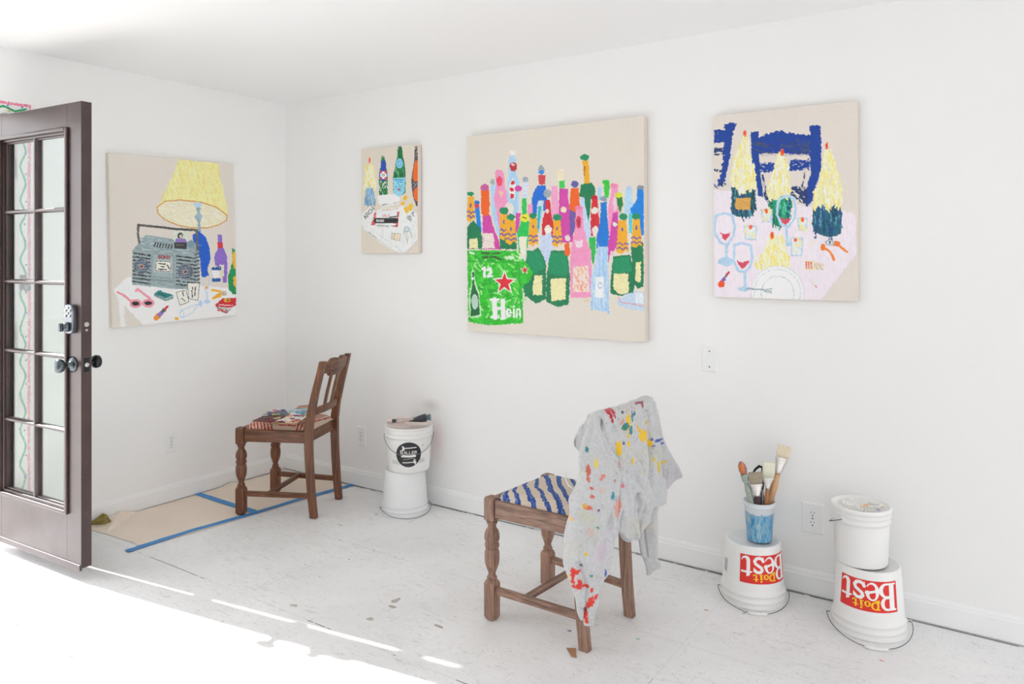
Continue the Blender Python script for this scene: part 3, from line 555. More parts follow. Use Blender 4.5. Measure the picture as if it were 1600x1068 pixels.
P([(222, 215), (252, 215), (252, 290), (268, 330), (262, 470), (225, 500), (212, 400), (214, 330)], LBL); cap(237, 200, 14, 12, (236, 226, 222)); E(237, 225, 14, 14, (176, 206, 240)); E(240, 262, 17, 20, (188, 44, 56)); E(238, 254, 7, 5, (226, 200, 206))
P([(237, 310), (252, 350), (244, 415), (222, 395), (218, 355)], (226, 226, 232)); E(238, 335, 10, 9, RED); E(232, 365, 11, 9, RED); E(234, 395, 9, 12, RED); E(262, 360, 16, 14, MAG)
P([(352, 345), (384, 345), (392, 380), (388, 460), (330, 465), (322, 410), (334, 370)], (24, 104, 206)); E(367, 272, 15, 16, (148, 158, 168)); E(366, 287, 14, 9, (30, 130, 220)); P([(352, 298), (384, 298), (384, 342), (354, 342)], (206, 66, 70)); P([(322, 400), (352, 400), (346, 480), (324, 470)], (24, 104, 206))
P([(412, 348), (440, 348), (444, 460), (440, 560), (410, 560)], (244, 160, 196)); P([(304, 430), (326, 432), (328, 490), (304, 490)], PKB)
P([(446, 360), (486, 360), (490, 430), (506, 540), (512, 600), (456, 606), (446, 470)], MAG); P([(446, 322), (472, 322), (472, 358), (448, 358)], (60, 196, 80)); P([(432, 275), (466, 274), (470, 322), (440, 326)], (232, 220, 190)); E(466, 455, 14, 13, (240, 220, 190)); E(484, 584, 12, 15, (236, 216, 216))
P([(492, 440), (522, 440), (524, 540), (494, 580)], PUR); P([(500, 358), (536, 356), (538, 420), (542, 450), (514, 466), (492, 452)], ORG, dry=.02); E(517, 340, 16, 16, (96, 90, 160))
P([(560, 355), (584, 355), (590, 590), (545, 600), (540, 420)], (190, 208, 238))
P([(546, 340), (594, 330), (612, 360), (606, 400), (588, 410), (586, 470), (576, 510), (560, 400), (536, 395)], DGN); P([(553, 232), (580, 232), (586, 336), (560, 338)], ORY); cap(563, 218, 20, 14); L([(563, 260), (560, 300)], 4, (60, 50, 60), dry=.3)
P([(622, 355), (640, 350), (640, 410), (622, 410)], LBL); P([(648, 330), (676, 330), (670, 400), (652, 400)], (60, 190, 60)); cap(659, 330, 16, 12, (50, 190, 60))
P([(682, 345), (714, 345), (712, 400), (718, 470), (690, 500), (680, 600), (662, 560), (668, 440), (682, 380)], PKB); cap(696, 345, 18, 12, (240, 130, 170)); P([(690, 400), (706, 396), (708, 450), (694, 460)], (244, 200, 214))
P([(746, 365), (776, 362), (780, 430), (772, 470), (740, 470)], (176, 208, 234)); cap(762, 355, 15, 12, (176, 200, 224)); P([(706, 388), (732, 385), (736, 430), (724, 470), (708, 430)], (40, 130, 60)); E(716, 388, 18, 12, (214, 220, 60))
P([(800, 360), (829, 360), (830, 565), (818, 570), (800, 500), (776, 490), (768, 450), (790, 420), (800, 400)], BLU); E(815, 352, 16, 10, (140, 150, 158)); P([(760, 470), (778, 470), (776, 560), (762, 560)], (90, 196, 214))
P([(66, 450), (86, 445), (98, 560), (78, 570)], BLU); E(75, 440, 12, 12, (206, 60, 90)); E(76, 424, 13, 8, (30, 110, 190)); P([(100, 470), (132, 478), (152, 540), (176, 600), (180, 636), (100, 636)], MAG); P([(94, 365), (130, 365), (134, 440), (128, 480), (110, 490), (94, 470)], ORG, dry=.02); E(111, 357, 19, 15, (196, 90, 150)); P([(104, 562), (150, 562), (154, 632), (100, 632)], (234, 214, 206), rough=.006)
E(222, 452, 22, 28, (226, 214, 206)); P([(250, 470), (272, 470), (264, 560), (248, 560)], MAG)
P([(30, 535), (60, 505), (88, 540), (98, 580), (98, 634), (30, 634)], DGN); foil(48, 398, 505, 13, 20); cap(47, 386, 15, 10); P([(42, 590), (76, 586), (80, 632), (40, 632)], YCR)
P([(178, 560), (250, 560), (254, 634), (178, 634)], DGN); foil(196, 472, 585, 16, 18); cap(197, 461, 22, 16); foil(228, 502, 605, 18, 24); cap(229, 490, 18, 15)
P([(277, 405), (300, 405), (300, 470), (312, 520), (306, 600), (296, 660), (262, 650), (256, 560), (270, 520), (278, 470)], (34, 190, 80)); E(290, 493, 21, 18, (226, 220, 50)); L([(282, 490), (298, 496)], 5, (60, 60, 40)); P([(264, 580), (300, 575), (296, 660), (272, 662)], (232, 224, 206), rough=.006)
P([(384, 412), (406, 412), (410, 470), (420, 520), (418, 580), (368, 580), (368, 510), (384, 460)], (206, 40, 48), ang=1.4); E(394, 382, 18, 18, (158, 166, 174)); P([(350, 415), (378, 415), (372, 470), (356, 560), (342, 570), (344, 470)], (196, 210, 226)); P([(352, 440), (366, 440), (354, 560), (344, 560)], (30, 180, 190)); E(392, 462, 8, 8, (232, 210, 206)); E(396, 545, 16, 20, (232, 226, 216))
P([(360, 575), (408, 560), (420, 600), (416, 660), (400, 700), (378, 690), (360, 630)], LAV)
P([(322, 645), (350, 625), (372, 660), (386, 700), (384, 860), (340, 880), (300, 850), (276, 790), (290, 690)], DGN, jit=.12); P([(298, 640), (362, 640), (382, 720), (330, 745), (296, 700)], (22, 140, 92)); foil(329, 492, 612, 16, 22); cap(328, 483, 18, 13); P([(336, 755), (370, 750), (368, 842), (322, 838), (326, 790)], YCR, rough=.006)
P([(270, 690), (296, 720), (330, 838), (290, 850), (278, 780)], DGN)
P([(406, 640), (480, 640), (488, 700), (496, 760), (488, 882), (440, 895), (386, 872), (388, 740), (404, 690)], DGN, jit=.12); P([(404, 650), (474, 650), (488, 720), (480, 755), (400, 745), (396, 700)], (22, 140, 92)); foil(437, 502, 615, 15, 22); cap(437, 489, 19, 15); P([(405, 768), (476, 765), (472, 860), (408, 868)], YCR, rough=.006)
P([(470, 610), (490, 600), (496, 650), (484, 668), (470, 655)], ORG)
P([(596, 400), (620, 400), (624, 470), (630, 540), (620, 570), (590, 572), (588, 490)], (208, 36, 44), ang=1.5); E(606, 398, 14, 10, (190, 30, 44)); E(608, 459, 18, 15, (236, 220, 216)); E(609, 550, 15, 22, (234, 218, 212))
P([(580, 580), (612, 576), (612, 660), (600, 706), (586, 670)], (44, 180, 80)); P([(634, 420), (662, 418), (664, 500), (672, 560), (670, 620), (614, 630), (616, 570), (632, 500)], (22, 116, 206), dry=.03); E(648, 404, 16, 12, (140, 158, 172))
P([(688, 470), (712, 462), (716, 540), (706, 620), (690, 650), (678, 640), (668, 700), (666, 620), (680, 540)], MAG); E(698, 520, 10, 10, (216, 220, 210)); E(686, 652, 8, 12, (226, 190, 200))
P([(520, 450), (552, 446), (556, 520), (572, 600), (590, 640), (594, 850), (496, 852), (494, 700), (500, 620), (518, 540)], PKB, dry=.04); E(535, 446, 18, 10, (240, 120, 160)); E(534, 510, 13, 28, (214, 56, 84)); E(534, 512, 5, 14, (150, 40, 60)); P([(514, 590), (530, 596), (556, 590), (548, 625), (524, 625)], (250, 210, 220)); P([(508, 712), (578, 708), (580, 826), (506, 826)], (244, 214, 206), rough=.006)
p.dabs([(514, 720), (572, 718), (574, 820), (512, 820)], [(236, 176, 130), (240, 196, 160), (232, 150, 120)], 26, 26, 5, 1.4, .8)
P([(620, 622), (666, 622), (666, 720), (670, 780), (668, 905), (640, 918), (588, 900), (588, 760), (606, 700)], (176, 206, 238), jit=.1); p.dabs([(620, 630), (664, 630), (668, 900), (590, 890), (600, 720)], [(196, 216, 242), (154, 190, 232), (200, 210, 236)], 60, 50, 6, 1.5, .2); P([(610, 760), (646, 756), (644, 852), (606, 850)], (232, 236, 244), rough=.005); E(630, 796, 9, 14, (150, 176, 214), hole=.7)
P([(770, 600), (826, 600), (828, 720), (826, 800), (800, 812), (780, 780)], DGN); foil(796, 494, 618, 16, 24); cap(795, 483, 20, 13); P([(792, 690), (816, 688), (814, 782), (790, 778)], YCR, rough=.006)
P([(690, 665), (766, 655), (780, 720), (790, 790), (780, 836), (730, 846), (676, 832), (680, 740)], DGN, jit=.12); P([(692, 672), (762, 664), (776, 730), (690, 745)], (22, 140, 92)); foil(732, 502, 645, 18, 28); cap(738, 485, 20, 15); P([(692, 745), (758, 742), (760, 826), (724, 838), (688, 812)], YCR, rough=.007)
P([(704, 866), (740, 838), (800, 824), (830, 830), (830, 912), (760, 902), (712, 888)], (192, 208, 228), dry=.2); L([(712, 850), (724, 872), (800, 884), (828, 892)], 4, (214, 140, 150), dry=.3, rough=.005); P([(788, 832), (824, 830), (826, 880), (790, 872)], (222, 228, 240))
L([(552, 862), (562, 872), (572, 858), (582, 876)], 6, (222, 196, 160), dry=.3)
BXG = (46, 186, 40)
P([(32, 640), (250, 640), (266, 664), (300, 700), (326, 742), (308, 782), (280, 800), (280, 966), (250, 970), (150, 978), (33, 964)], BXG, dry=.14, jit=.16, rough=.007)
p.dabs([(34, 660), (270, 660), (280, 960), (34, 960)], [(92, 206, 70), (30, 160, 40), (150, 222, 130), (60, 200, 50)], 170, 36, 9, 1.3, 1.4, dry=.3); L([(32, 690), (260, 692)], 6, (40, 160, 50), dry=.4); L([(262, 700), (276, 960)], 8, (30, 170, 50), dry=.2)
for q in ([(96, 652), (150, 656), (176, 652)], [(100, 672), (160, 670), (182, 682)]): L(q, 9, (54, 84, 48), dry=.35)
L([(44, 650), (60, 654)], 9, (214, 232, 206), dry=.2); L([(206, 672), (236, 674)], 16, (196, 226, 186), dry=.35); E(270, 672, 9, 9, (200, 230, 190))
P([(48, 735), (62, 730), (66, 780), (84, 830), (92, 940), (40, 946), (38, 830), (50, 790)], (190, 226, 180)); P([(52, 740), (60, 738), (62, 790), (80, 840), (86, 930), (46, 940), (44, 840), (54, 800)], (20, 100, 50)); E(54, 768, 5, 7, (226, 232, 226)); E(64, 872, 15, 34, (178, 206, 190))
L([(100, 724), (108, 718), (108, 758)], 12, (236, 240, 232), rough=.003, dry=.03); L([(122, 728), (134, 722), (138, 738), (122, 758), (142, 756)], 11, (236, 240, 232), rough=.003, dry=.03)
P(star(198, 786, 56, .45, sy=1.05), (232, 236, 226), rough=.003); P(star(198, 786, 45, .42, sy=1.05), (218, 34, 44), rough=.003, dry=.02); P(star(290, 728, 22, .45), (226, 214, 206)); P(star(290, 728, 16, .42), (210, 40, 50), rough=.002)
WT = (238, 242, 234)
for q, w_ in (([(152, 862), (156, 942)], 22), ([(190, 868), (192, 944)], 20), ([(158, 900), (188, 904)], 14), ([(134, 862), (170, 862)], 10), ([(140, 942), (170, 940)], 10), ([(180, 946), (204, 944)], 8)): L(q, w_, WT, rough=.003, dry=.02)
E(216, 922, 15, 20, WT); E(218, 916, 5, 6, BXG); L([(216, 926), (230, 928)], 4, BXG, dry=0, rough=.001); L([(240, 906), (240, 940)], 9, WT, rough=.002); E(240, 894, 5, 5, WT); L([(252, 942), (253, 908), (262, 904), (268, 912), (268, 938)], 8, WT, rough=.002)
hang(p, 1.016, 1.03, .04, (2.0205, -.001, .980), (0, math.radians(-.35), 0), 'large square painting of many coloured bottles behind a green beer carton')

# --- candles and blue chair
p = Pic(.574, .785, .0022, [(55, 98), (787, 22), (52, 1012), (776, 1042)], (222, 211, 202)); P = p.poly; L = p.line; E = p.ell
p.rough = .004; p.dry = .1
P([(50, 472), (200, 485), (300, 515), (520, 560), (700, 582), (752, 590), (772, 612), (774, 800), (590, 1034), (50, 1014)], (234, 222, 230), dry=.02, jit=.03, rough=.005)
NV = (16, 60, 148); ND = (34, 52, 104)
P([(54, 168), (110, 170), (108, 232), (54, 240)], NV, dry=.2); P([(54, 262), (110, 258), (108, 296), (54, 300)], ND, dry=.4); P([(108, 138), (170, 132), (164, 160), (148, 200), (140, 280), (122, 380), (104, 446), (64, 462), (86, 400), (104, 300)], NV, dry=.1, rough=.008); L([(60, 372), (90, 380)], 12, ND, dry=.5); L([(60, 455), (110, 440)], 22, ND, dry=.6, rough=.01)
P([(242, 180), (280, 176), (284, 300), (292, 420), (304, 515), (276, 505), (262, 400), (244, 300)], NV, dry=.08)
P([(278, 215), (320, 190), (400, 172), (420, 186), (545, 200), (545, 300), (420, 295), (360, 280), (278, 292)], NV, dry=.1, rough=.009); p.dabs([(290, 230), (540, 215), (540, 290), (290, 285)], [(36, 60, 120), (60, 72, 110), (16, 56, 160)], 34, 90, 12, .1, .2, dry=.4); L([(290, 298), (540, 300)], 10, (190, 180, 180), dry=.5, rough=.006)
P([(540, 150), (594, 150), (600, 260), (598, 380), (576, 440), (560, 520), (530, 562), (516, 552), (528, 440), (542, 400)], NV, dry=.06, rough=.006)
P([(286, 340), (364, 338), (350, 384), (284, 388)], NV, dry=.3, rough=.01); P([(434, 330), (540, 318), (540, 372), (436, 380)], NV, dry=.3, rough=.01); L([(300, 400), (320, 520)], 10, ND, dry=.5); L([(515, 380), (500, 460)], 8, ND, dry=.5)
P([(440, 455), (530, 470), (528, 545), (486, 534), (440, 490)], ND, dry=.4, rough=.012); P([(300, 480), (330, 500), (330, 550), (310, 520)], ND, dry=.4)
def candle(wx, fx, fy, bot, bc, ang=1.57):
    if bot: P(bot, bc, dry=.08, jit=.18, rough=.006); p.dabs(bot, [tuple(max(0, c - 30) for c in bc), tuple(min(255, c + 50) for c in bc), (30, 60, 120)], 26, 60, 9, 1.5, .2, dry=.3)
    P(wx, (236, 226, 168), dry=.08, rough=.008); p.dabs(wx, [(244, 240, 222), (238, 220, 130), (246, 236, 180), (232, 222, 176)], 150, 36, 8, ang, .3, dry=.1)
    E(fx, fy, 9, 19, (240, 96, 34), rough=.004, dry=0); E(fx + 1, fy - 4, 4, 8, (206, 60, 40), dry=.3)
TL = (28, 92, 106)
candle([(203, 205), (226, 205), (246, 330), (266, 400), (264, 480), (232, 470), (200, 500), (166, 470), (140, 450), (136, 410), (146, 370), (166, 290), (190, 240)], 213, 188, [(142, 458), (264, 468), (262, 590), (222, 614), (172, 612), (144, 596)], TL); P([(164, 515), (238, 515), (236, 578), (162, 574)], (214, 160, 80), dry=.02)
candle([(388, 300), (412, 300), (430, 370), (436, 420), (444, 480), (430, 520), (400, 500), (370, 524), (330, 520), (322, 480), (350, 400), (372, 330)], 400, 285, [(334, 515), (440, 500), (448, 560), (440, 610), (386, 664), (350, 650), (346, 590), (328, 560)], (24, 140, 100))
candle([(620, 275), (650, 275), (662, 330), (680, 390), (706, 455), (704, 560), (690, 575), (660, 540), (640, 580), (600, 548), (560, 570), (558, 490), (592, 430), (604, 340)], 627, 255, [(553, 560), (697, 560), (696, 700), (640, 720), (590, 708), (555, 690)], (32, 92, 116))
candle([(330, 705), (400, 705), (412, 760), (416, 800), (440, 850), (430, 880), (350, 884), (256, 862), (280, 830), (312, 770)], 347, 707, None, None)
for (x, y, w_, hh, fx, fy) in ((320, 606, 52, 60, 317, 583), (237, 692, 62, 66, 238, 662), (500, 650, 46, 58, 500, 628), (470, 765, 60, 86, 465, 730)):
    q = [(x - w_ / 2, y - hh / 2), (x + w_ / 2, y - hh / 2), (x + w_ / 2 - 5, y + hh / 2), (x - w_ / 2 + 5, y + hh / 2)]; P(q, (222, 226, 226), dry=.02); L(q, 7, (180, 204, 222), closed=True, rough=.003, dry=.1); p.dabs(q, (236, 222, 160), 9, 24, 7, 1.5, .3); E(fx, fy, 8, 12, (240, 96, 44), dry=0)
GB = (176, 204, 228); WN = (210, 70, 96)
for bowl, wine, stem_, base in (([(64, 604), (104, 592), (146, 602), (158, 660), (152, 705), (122, 752), (84, 740), (58, 690), (58, 640)], (112, 708, 26, 22), [(116, 755), (116, 822)], (112, 836, 40, 22)),
        ([(156, 752), (196, 744), (238, 756), (246, 820), (236, 862), (210, 888), (176, 884), (152, 830)], (200, 850, 32, 20), [(208, 888), (208, 960)], (206, 974, 32, 12)),
        ([(388, 520), (424, 508), (456, 516), (466, 570), (460, 620), (430, 662), (396, 654), (372, 600), (376, 550)], (414, 634, 27, 20), [(418, 664), (424, 745)], (428, 752, 14, 10))):
    L(bowl, 12, GB, closed=True, rough=.003, dry=.08); L(stem_, 14, GB, rough=.003); E(*base, GB); x, y, rx, ry = wine; P([(x - rx, y - ry), (x - rx * .3, y - ry * .5), (x + rx, y - ry * .9), (x + rx * .6, y + ry * .4), (x, y + ry), (x - rx * .7, y + ry * .3)], WN, rough=.005)
E(90, 948, 17, 18, (240, 84, 30), dry=0); E(101, 924, 12, 11, (120, 84, 180), dry=0); L([(110, 912), (118, 900)], 14, (120, 110, 116)); L([(119, 898), (126, 888)], 10, (196, 40, 60))
L([(605, 770), (640, 790), (660, 832)], 12, (240, 128, 44), rough=.003); E(604, 768, 12, 18, (240, 120, 40)); L([(668, 748), (690, 764), (724, 790)], 13, (240, 128, 44), rough=.003); E(672, 750, 18, 14, (240, 120, 40)); E(638, 745, 24, 16, (176, 182, 188), hole=.55)
P([(510, 836), (540, 836), (612, 850), (610, 882), (512, 876)], (228, 212, 196)); L([(512, 838), (550, 840), (550, 878), (512, 874)], 5, (232, 214, 150), dry=.3)
for i in range(3):
    for j in range(4): E(519 + 12 * i, 843 + 9 * j, 4, 4, (214, 60, 60), rough=.001, dry=0)
for k in range(5): L([(562 + 10 * k, 848 + k * 2), (560 + 10 * k, 878 + k)], 2, (180, 160, 140), rough=.001)
E(372, 990, 132, 130, (236, 238, 238), dry=.03, jit=.03); E(372, 992, 118, 116, (196, 204, 206), hole=.975, dry=.35); E(372, 996, 84, 86, (190, 198, 202), hole=.96, dry=.3); E(372, 990, 133, 131, (206, 212, 214), hole=.975, dry=.3)
L([(210, 972), (300, 978)], 8, (150, 166, 172)); L([(300, 978), (345, 974)], 4, (150, 166, 172)); L([(300, 980), (344, 986)], 4, (150, 166, 172)); L([(298, 982), (340, 996)], 4, (150, 166, 172)); L([(532, 926), (566, 966)], 3, (214, 204, 160)); E(567, 966, 4, 4, (206, 50, 50)); L([(532, 764), (560, 738)], 4, (236, 222, 160))
hang(p, .574, .785, .028, (3.1305, -.001, 1.1975), (0, 0, 0), 'painting of candles in bottles before a blue chair, rightmost on the long wall')
# ---------------------------------------------------------------- the room
XR, YF, HC = 8.5, -5.4, 2.352  # right wall set far out of view so the fill light spreads evenly
JY, OE, OH = -1.575, -3.12, 2.04             # doorway in the left wall: near jamb, far jamb, head
T = .13
struct('floor', MB().box(-T, XR + T, YF - T, T, -.06, 0), M['floor'], 'white painted board floor with paint specks and dark seams', 'floor')
struct('ceiling', MB().box(-T, XR + T, YF - T, T, HC, HC + .1), M['ceil'], 'plain white ceiling', 'ceiling')
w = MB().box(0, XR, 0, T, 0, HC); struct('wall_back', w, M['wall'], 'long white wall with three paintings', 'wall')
w = MB(); w.box(-T, 0, JY + .016, T, 0, HC); w.box(-T, 0, OE - .016, JY + .016, OH + .016, HC); w.box(-T, 0, YF, OE - .016, 0, HC)
struct('wall_left', w, M['wall'], 'white wall with the boombox painting and the doorway', 'wall')
def pierced(axis, at0, at1, a0, a1, holes):     # a wall with openings (a0..a1 along, z)
    w = MB(); put = (lambda p, q, z0, z1: w.box(p, q, at0, at1, z0, z1)) if axis == 'x' else (lambda p, q, z0, z1: w.box(at0, at1, p, q, z0, z1))
    cur = a0
    for (h0, h1, z0, z1) in holes:
        put(cur, h0, 0, HC); put(h0, h1, 0, z0); put(h0, h1, z1, HC); cur = h1
    put(cur, a1, 0, HC); return w
WF = []; WR = [(-5.1, -2.8, .1, 2.3), (-2.5, -.2, .1, 2.3)]  # unseen openings added in the right wall to even out the light
struct('wall_front', pierced('x', YF - T, YF, -T, XR + T, WF), M['wall'], 'plain white wall behind the viewer', 'wall')
struct('wall_right', pierced('y', XR, XR + T, YF, T, WR), M['wall'], 'white wall with two wide openings added for fill light, on the right', 'wall')
k = 0
for (a0, a1, z0, z1), ax in [(h, 'x') for h in WF] + [(h, 'y') for h in WR]:
    k += 1; f = MB(); g = .04
    B = (lambda p, q, zz0, zz1: f.box(p, q, YF - T + .03, YF - T + .08, zz0, zz1)) if ax == 'x' else (lambda p, q, zz0, zz1: f.box(XR + .05, XR + .1, p, q, zz0, zz1))
    B(a0, a0 + g, z0, z1); B(a1 - g, a1, z0, z1); B(a0 + g, a1 - g, z0, z0 + g); B(a0 + g, a1 - g, z1 - g, z1); B((a0 + a1) / 2 - .02, (a0 + a1) / 2 + .02, z0 + g, z1 - g)
    struct('fill_opening_%d' % k, f, M['trim'], 'white framed opening added for fill light, out of view', 'fill_opening')
g = MB().box(-14, 14, -14, 14, -.30, -.12); struct('ground', g, M['ground'], 'pale concrete ground outside', 'ground')
# baseboards: bead on top, dark gap beneath
def baseboard(name, p0, p1, nrm):
    p0 = Vector(p0); p1 = Vector(p1); n = Vector(nrm); prof = [(0, .006), (.013, .006), (.013, .078), (.009, .084), (.009, .088), (.005, .097), (0, .1)]
    m = MB(); m.prism(prof, lambda q: (p0.x + n.x * q[0], p0.y + n.y * q[0], q[1]), lambda q: (p1.x + n.x * q[0], p1.y + n.y * q[0], q[1]))
    return struct(name, m, M['trim'], None, None)
baseboard('baseboard_back', (0, 0, 0), (XR, 0, 0), (0, -1, 0)); baseboard('baseboard_left', (0, JY + .06, 0), (0, -.013, 0), (1, 0, 0))
baseboard('baseboard_right', (XR, YF, 0), (XR, -.02, 0), (-1, 0, 0))
gm = MB(); R = random.Random(4); x = .03
while x < XR - .1:
    l = R.choice([.03, .06, .12, .3]) * R.uniform(.6, 1.3); w_ = R.uniform(.0015, .004)
    if 3.6 < x < 4.2: l = R.uniform(.3, .5)
    gm.add([(x, -.014, .0006), (x + l, -.014, .0006), (x + l, -.017 - w_, .0006), (x, -.016 - w_, .0006)], [(0, 3, 2, 1)]); x += l + R.choice([.01, .02, .05, .1, .02])
y = -.05
while y > -1.4:
    l = R.uniform(.1, .4); gm.add([(.014, y, .0006), (.014, y - l, .0006), (.0165, y - l, .0006), (.0165, y, .0006)], [(0, 1, 2, 3)]); y -= l + R.choice([.02, .1])
struct('trim_1', gm, M['gap'], 'dark broken gap between floor and baseboard', 'gap')
# doorway: painted casing with doodles, jamb, sill
CW = .06
ec = empty('door_casing', (0, (JY + OE) / 2, 0), label='white door casing painted with a pink line and green zigzag', cat='door casing', kind='structure')
c = MB(); c.box(0, .014, JY, JY + CW, 0, OH); c.box(0, .014, OE - CW, OE, 0, OH); c.box(0, .014, OE - CW, JY + CW, OH, OH + CW); c.build('casing_board', M['trim'], ec, .002, Matrix.Translation((0, -(JY + OE) / 2, 0)))
def doodle(Wd, Hd, vert):
    q = Pic(Wd, Hd, .0022, size=(Wd * 1000, Hd * 1000), bg=(238, 238, 236)); q.rough = .002; q.dry = .15; R = random.Random(3); GG = (32, 160, 100); PP = (238, 128, 160)
    if vert:
        q.line([(51, 0), (49, 400), (51, 900), (48, 1400), (50, Hd * 1000)], 13, PP, dry=.3, rough=.003); y = 20; k = 0; pts = []
        while y < Hd * 1000: pts.append((10 if k % 2 else 34, y)); y += R.uniform(60, 95); k += 1
        sm = []
        for a, b_ in zip(pts, pts[1:]): sm += [(a[0] + (b_[0] - a[0]) * (.5 - .5 * math.cos(t * PI / 5)), a[1] + (b_[1] - a[1]) * t / 5) for t in range(5)]
        q.line(sm, 10, GG)
        for k in range(18): q.ell(R.choice([30, 36]), 60 + k * 110 + R.uniform(-20, 20), 4, 5, (60, 80, 190), dry=0)
    else:
        q.line([(0, 8), (Wd * 500, 7), (Wd * 1000, 9)], 13, PP, dry=.35, rough=.003); x = Wd * 1000 - 24; k = 0; pts = []
        while x > 0: pts.append((x, 44 if k % 2 else 26)); x -= R.uniform(40, 60); k += 1
        q.line(pts, 10, GG)
        for k in range(24): q.ell(Wd * 1000 - 40 - k * 62, 20, 5, 4, (50, 80, 200), dry=0); q.ell(Wd * 1000 - 26 - k * 70, 48, 6, 4, (220, 214, 60), dry=0)
        q.line([(Wd * 1000 - 6, 4), (Wd * 1000 - 5, Hd * 1000)], 6, PP, dry=.3)
    return q
cy = (JY + OE) / 2
doodle(CW, OH, 1).mesh('painted_doodle', lambda S, T_, h: np.stack([.0145 + h * .5, JY - cy + .001 + S * (CW - .002), .004 + (1 - T_) * (OH - .004)], 1), M['vpaint'], ec)
doodle(JY - OE + 2 * CW, CW, 0).mesh('painted_doodle', lambda S, T_, h: np.stack([.0145 + h * .5, OE - CW - cy + .001 + S * (JY - OE + 2 * CW - .002), OH + .001 + (1 - T_) * (CW - .002)], 1), M['vpaint'], ec)
j = MB(); j.box(-T, 0, JY, JY + .0155, 0, OH); j.box(-T, 0, OE - .0155, OE, 0, OH); j.box(-T, 0, OE - .0155, JY + .0155, OH, OH + .0155)
struct('trim_2', j, M['trim'], 'white door jamb lining', 'door jamb')
# small black piece added on the casing for a dark mark in the glass
hk = empty('dark_mark_piece', (.0145, JY + .022, 1.25), label='small black piece added on the doodled casing, for a dark mark in the door glass', cat='fitting')
h = MB(); h.box(0, .004, -.014, .014, -.035, .035); h.build('back_plate', M['black'], hk, .001)
h = MB(); h.tube([(.003, 0, .02), (.03, 0, .015), (.045, 0, -.01), (.04, .004, -.03), (.02, .006, -.035)], [.008, .01, .013, .014, .01], 10); h.build('curved_arm', M['pewter'], hk)

# ---------------------------------------------------------------- the glazed door, opened into the room
DW, DT, DZ0, DZ1 = .757, .045, .056, 2.03
HIN = Vector((-.096, JY - .073, 0)); LAT = Vector((.66, -1.602, 0)); dang = math.atan2(LAT.y - HIN.y, LAT.x - HIN.x)
dr = empty('door_1', HIN, (0, 0, dang), label='dark brown ten-pane glazed door standing open', cat='door', kind='structure')
ST, RT, RB = .106, .115, .225        # stile, top rail, bottom rail
def ring_frame(x0, x1, z0, z1, w, y0, y1, m):
    m.box(x0, x0 + w, y0, y1, z0, z1); m.box(x1 - w, x1, y0, y1, z0, z1); m.box(x0 + w, x1 - w, y0, y1, z0, z0 + w); m.box(x0 + w, x1 - w, y0, y1, z1 - w, z1)
gx0, gx1, gz0, gz1 = ST, DW - ST, DZ0 + RB, DZ1 - RT
m = MB(); m.box(0, ST, 0, DT, DZ0, DZ1); m.build('hinge_stile', M['door'], dr, .0012)
m = MB(); m.box(DW - ST, DW, 0, DT, DZ0, DZ1); m.build('latch_stile', M['door'], dr, .0012)
m = MB(); m.box(gx0, gx1, 0, DT, gz1, DZ1); m.build('top_rail', M['door'], dr, .001)
m = MB(); m.box(gx0, gx1, 0, DT, DZ0, gz0); m.build('bottom_rail', M['door'], dr, .001)
m = MB(); m.box(.005, DW - .005, -.004, .006, DZ0 - .012, DZ0 + .014); m.build('door_sweep', M['door'], dr, .002)
# stepped glazing bead both sides
for nm, ya, yb, s in (('glazing_bead', -.012, .0, 1), ('glazing_bead', DT, DT + .012, -1)):
    m = MB(); ring_frame(gx0 - .012, gx1 + .012, gz0 - .012, gz1 + .012, .016, ya, yb, m); m.build(nm, M['door'], dr, .004)
m = MB(); ring_frame(gx0, gx1, gz0, gz1, .014, .002, DT - .002, m); ring_frame(gx0 + .014, gx1 - .014, gz0 + .014, gz1 - .014, .008, .012, DT - .012, m); m.build('glazing_rebate', M['door'], dr, .003)
bx0, bx1, bz0, bz1 = gx0 + .018, gx1 - .018, gz0 + .018, gz1 - .018; ph = (bz1 - bz0) / 5; xm = (bx0 + bx1) / 2
def bar_prof(w, d): return [(-w, -d * .4), (-w * .45, -d), (w * .45, -d), (w, -d * .4), (w, d * .4), (w * .45, d), (-w * .45, d), (-w, d * .4)]
m = MB(); m.prism(bar_prof(.011, .018), lambda q: (xm + q[0], DT / 2 + q[1], bz0 - .004), lambda q: (xm + q[0], DT / 2 + q[1], bz1 + .004)); m.build('muntin', M['door'], dr)
for i in range(1, 5):
    z = bz0 + ph * i; m = MB(); m.prism(bar_prof(.010, .017), lambda q: (bx0 - .004, DT / 2 + q[1], z + q[0]), lambda q: (bx1 + .004, DT / 2 + q[1], z + q[0])); m.build('muntin', M['door'], dr)
for i in range(5):
    for (a, b_) in ((bx0, xm - .009), (xm + .009, bx1)):
        m = MB(); m.box(a, b_, DT / 2 - .002, DT / 2 + .002, bz0 + ph * i + (.008 if i else 0), bz0 + ph * (i + 1) - (.008 if i < 4 else 0)); m.build('pane', M['glass'], dr)
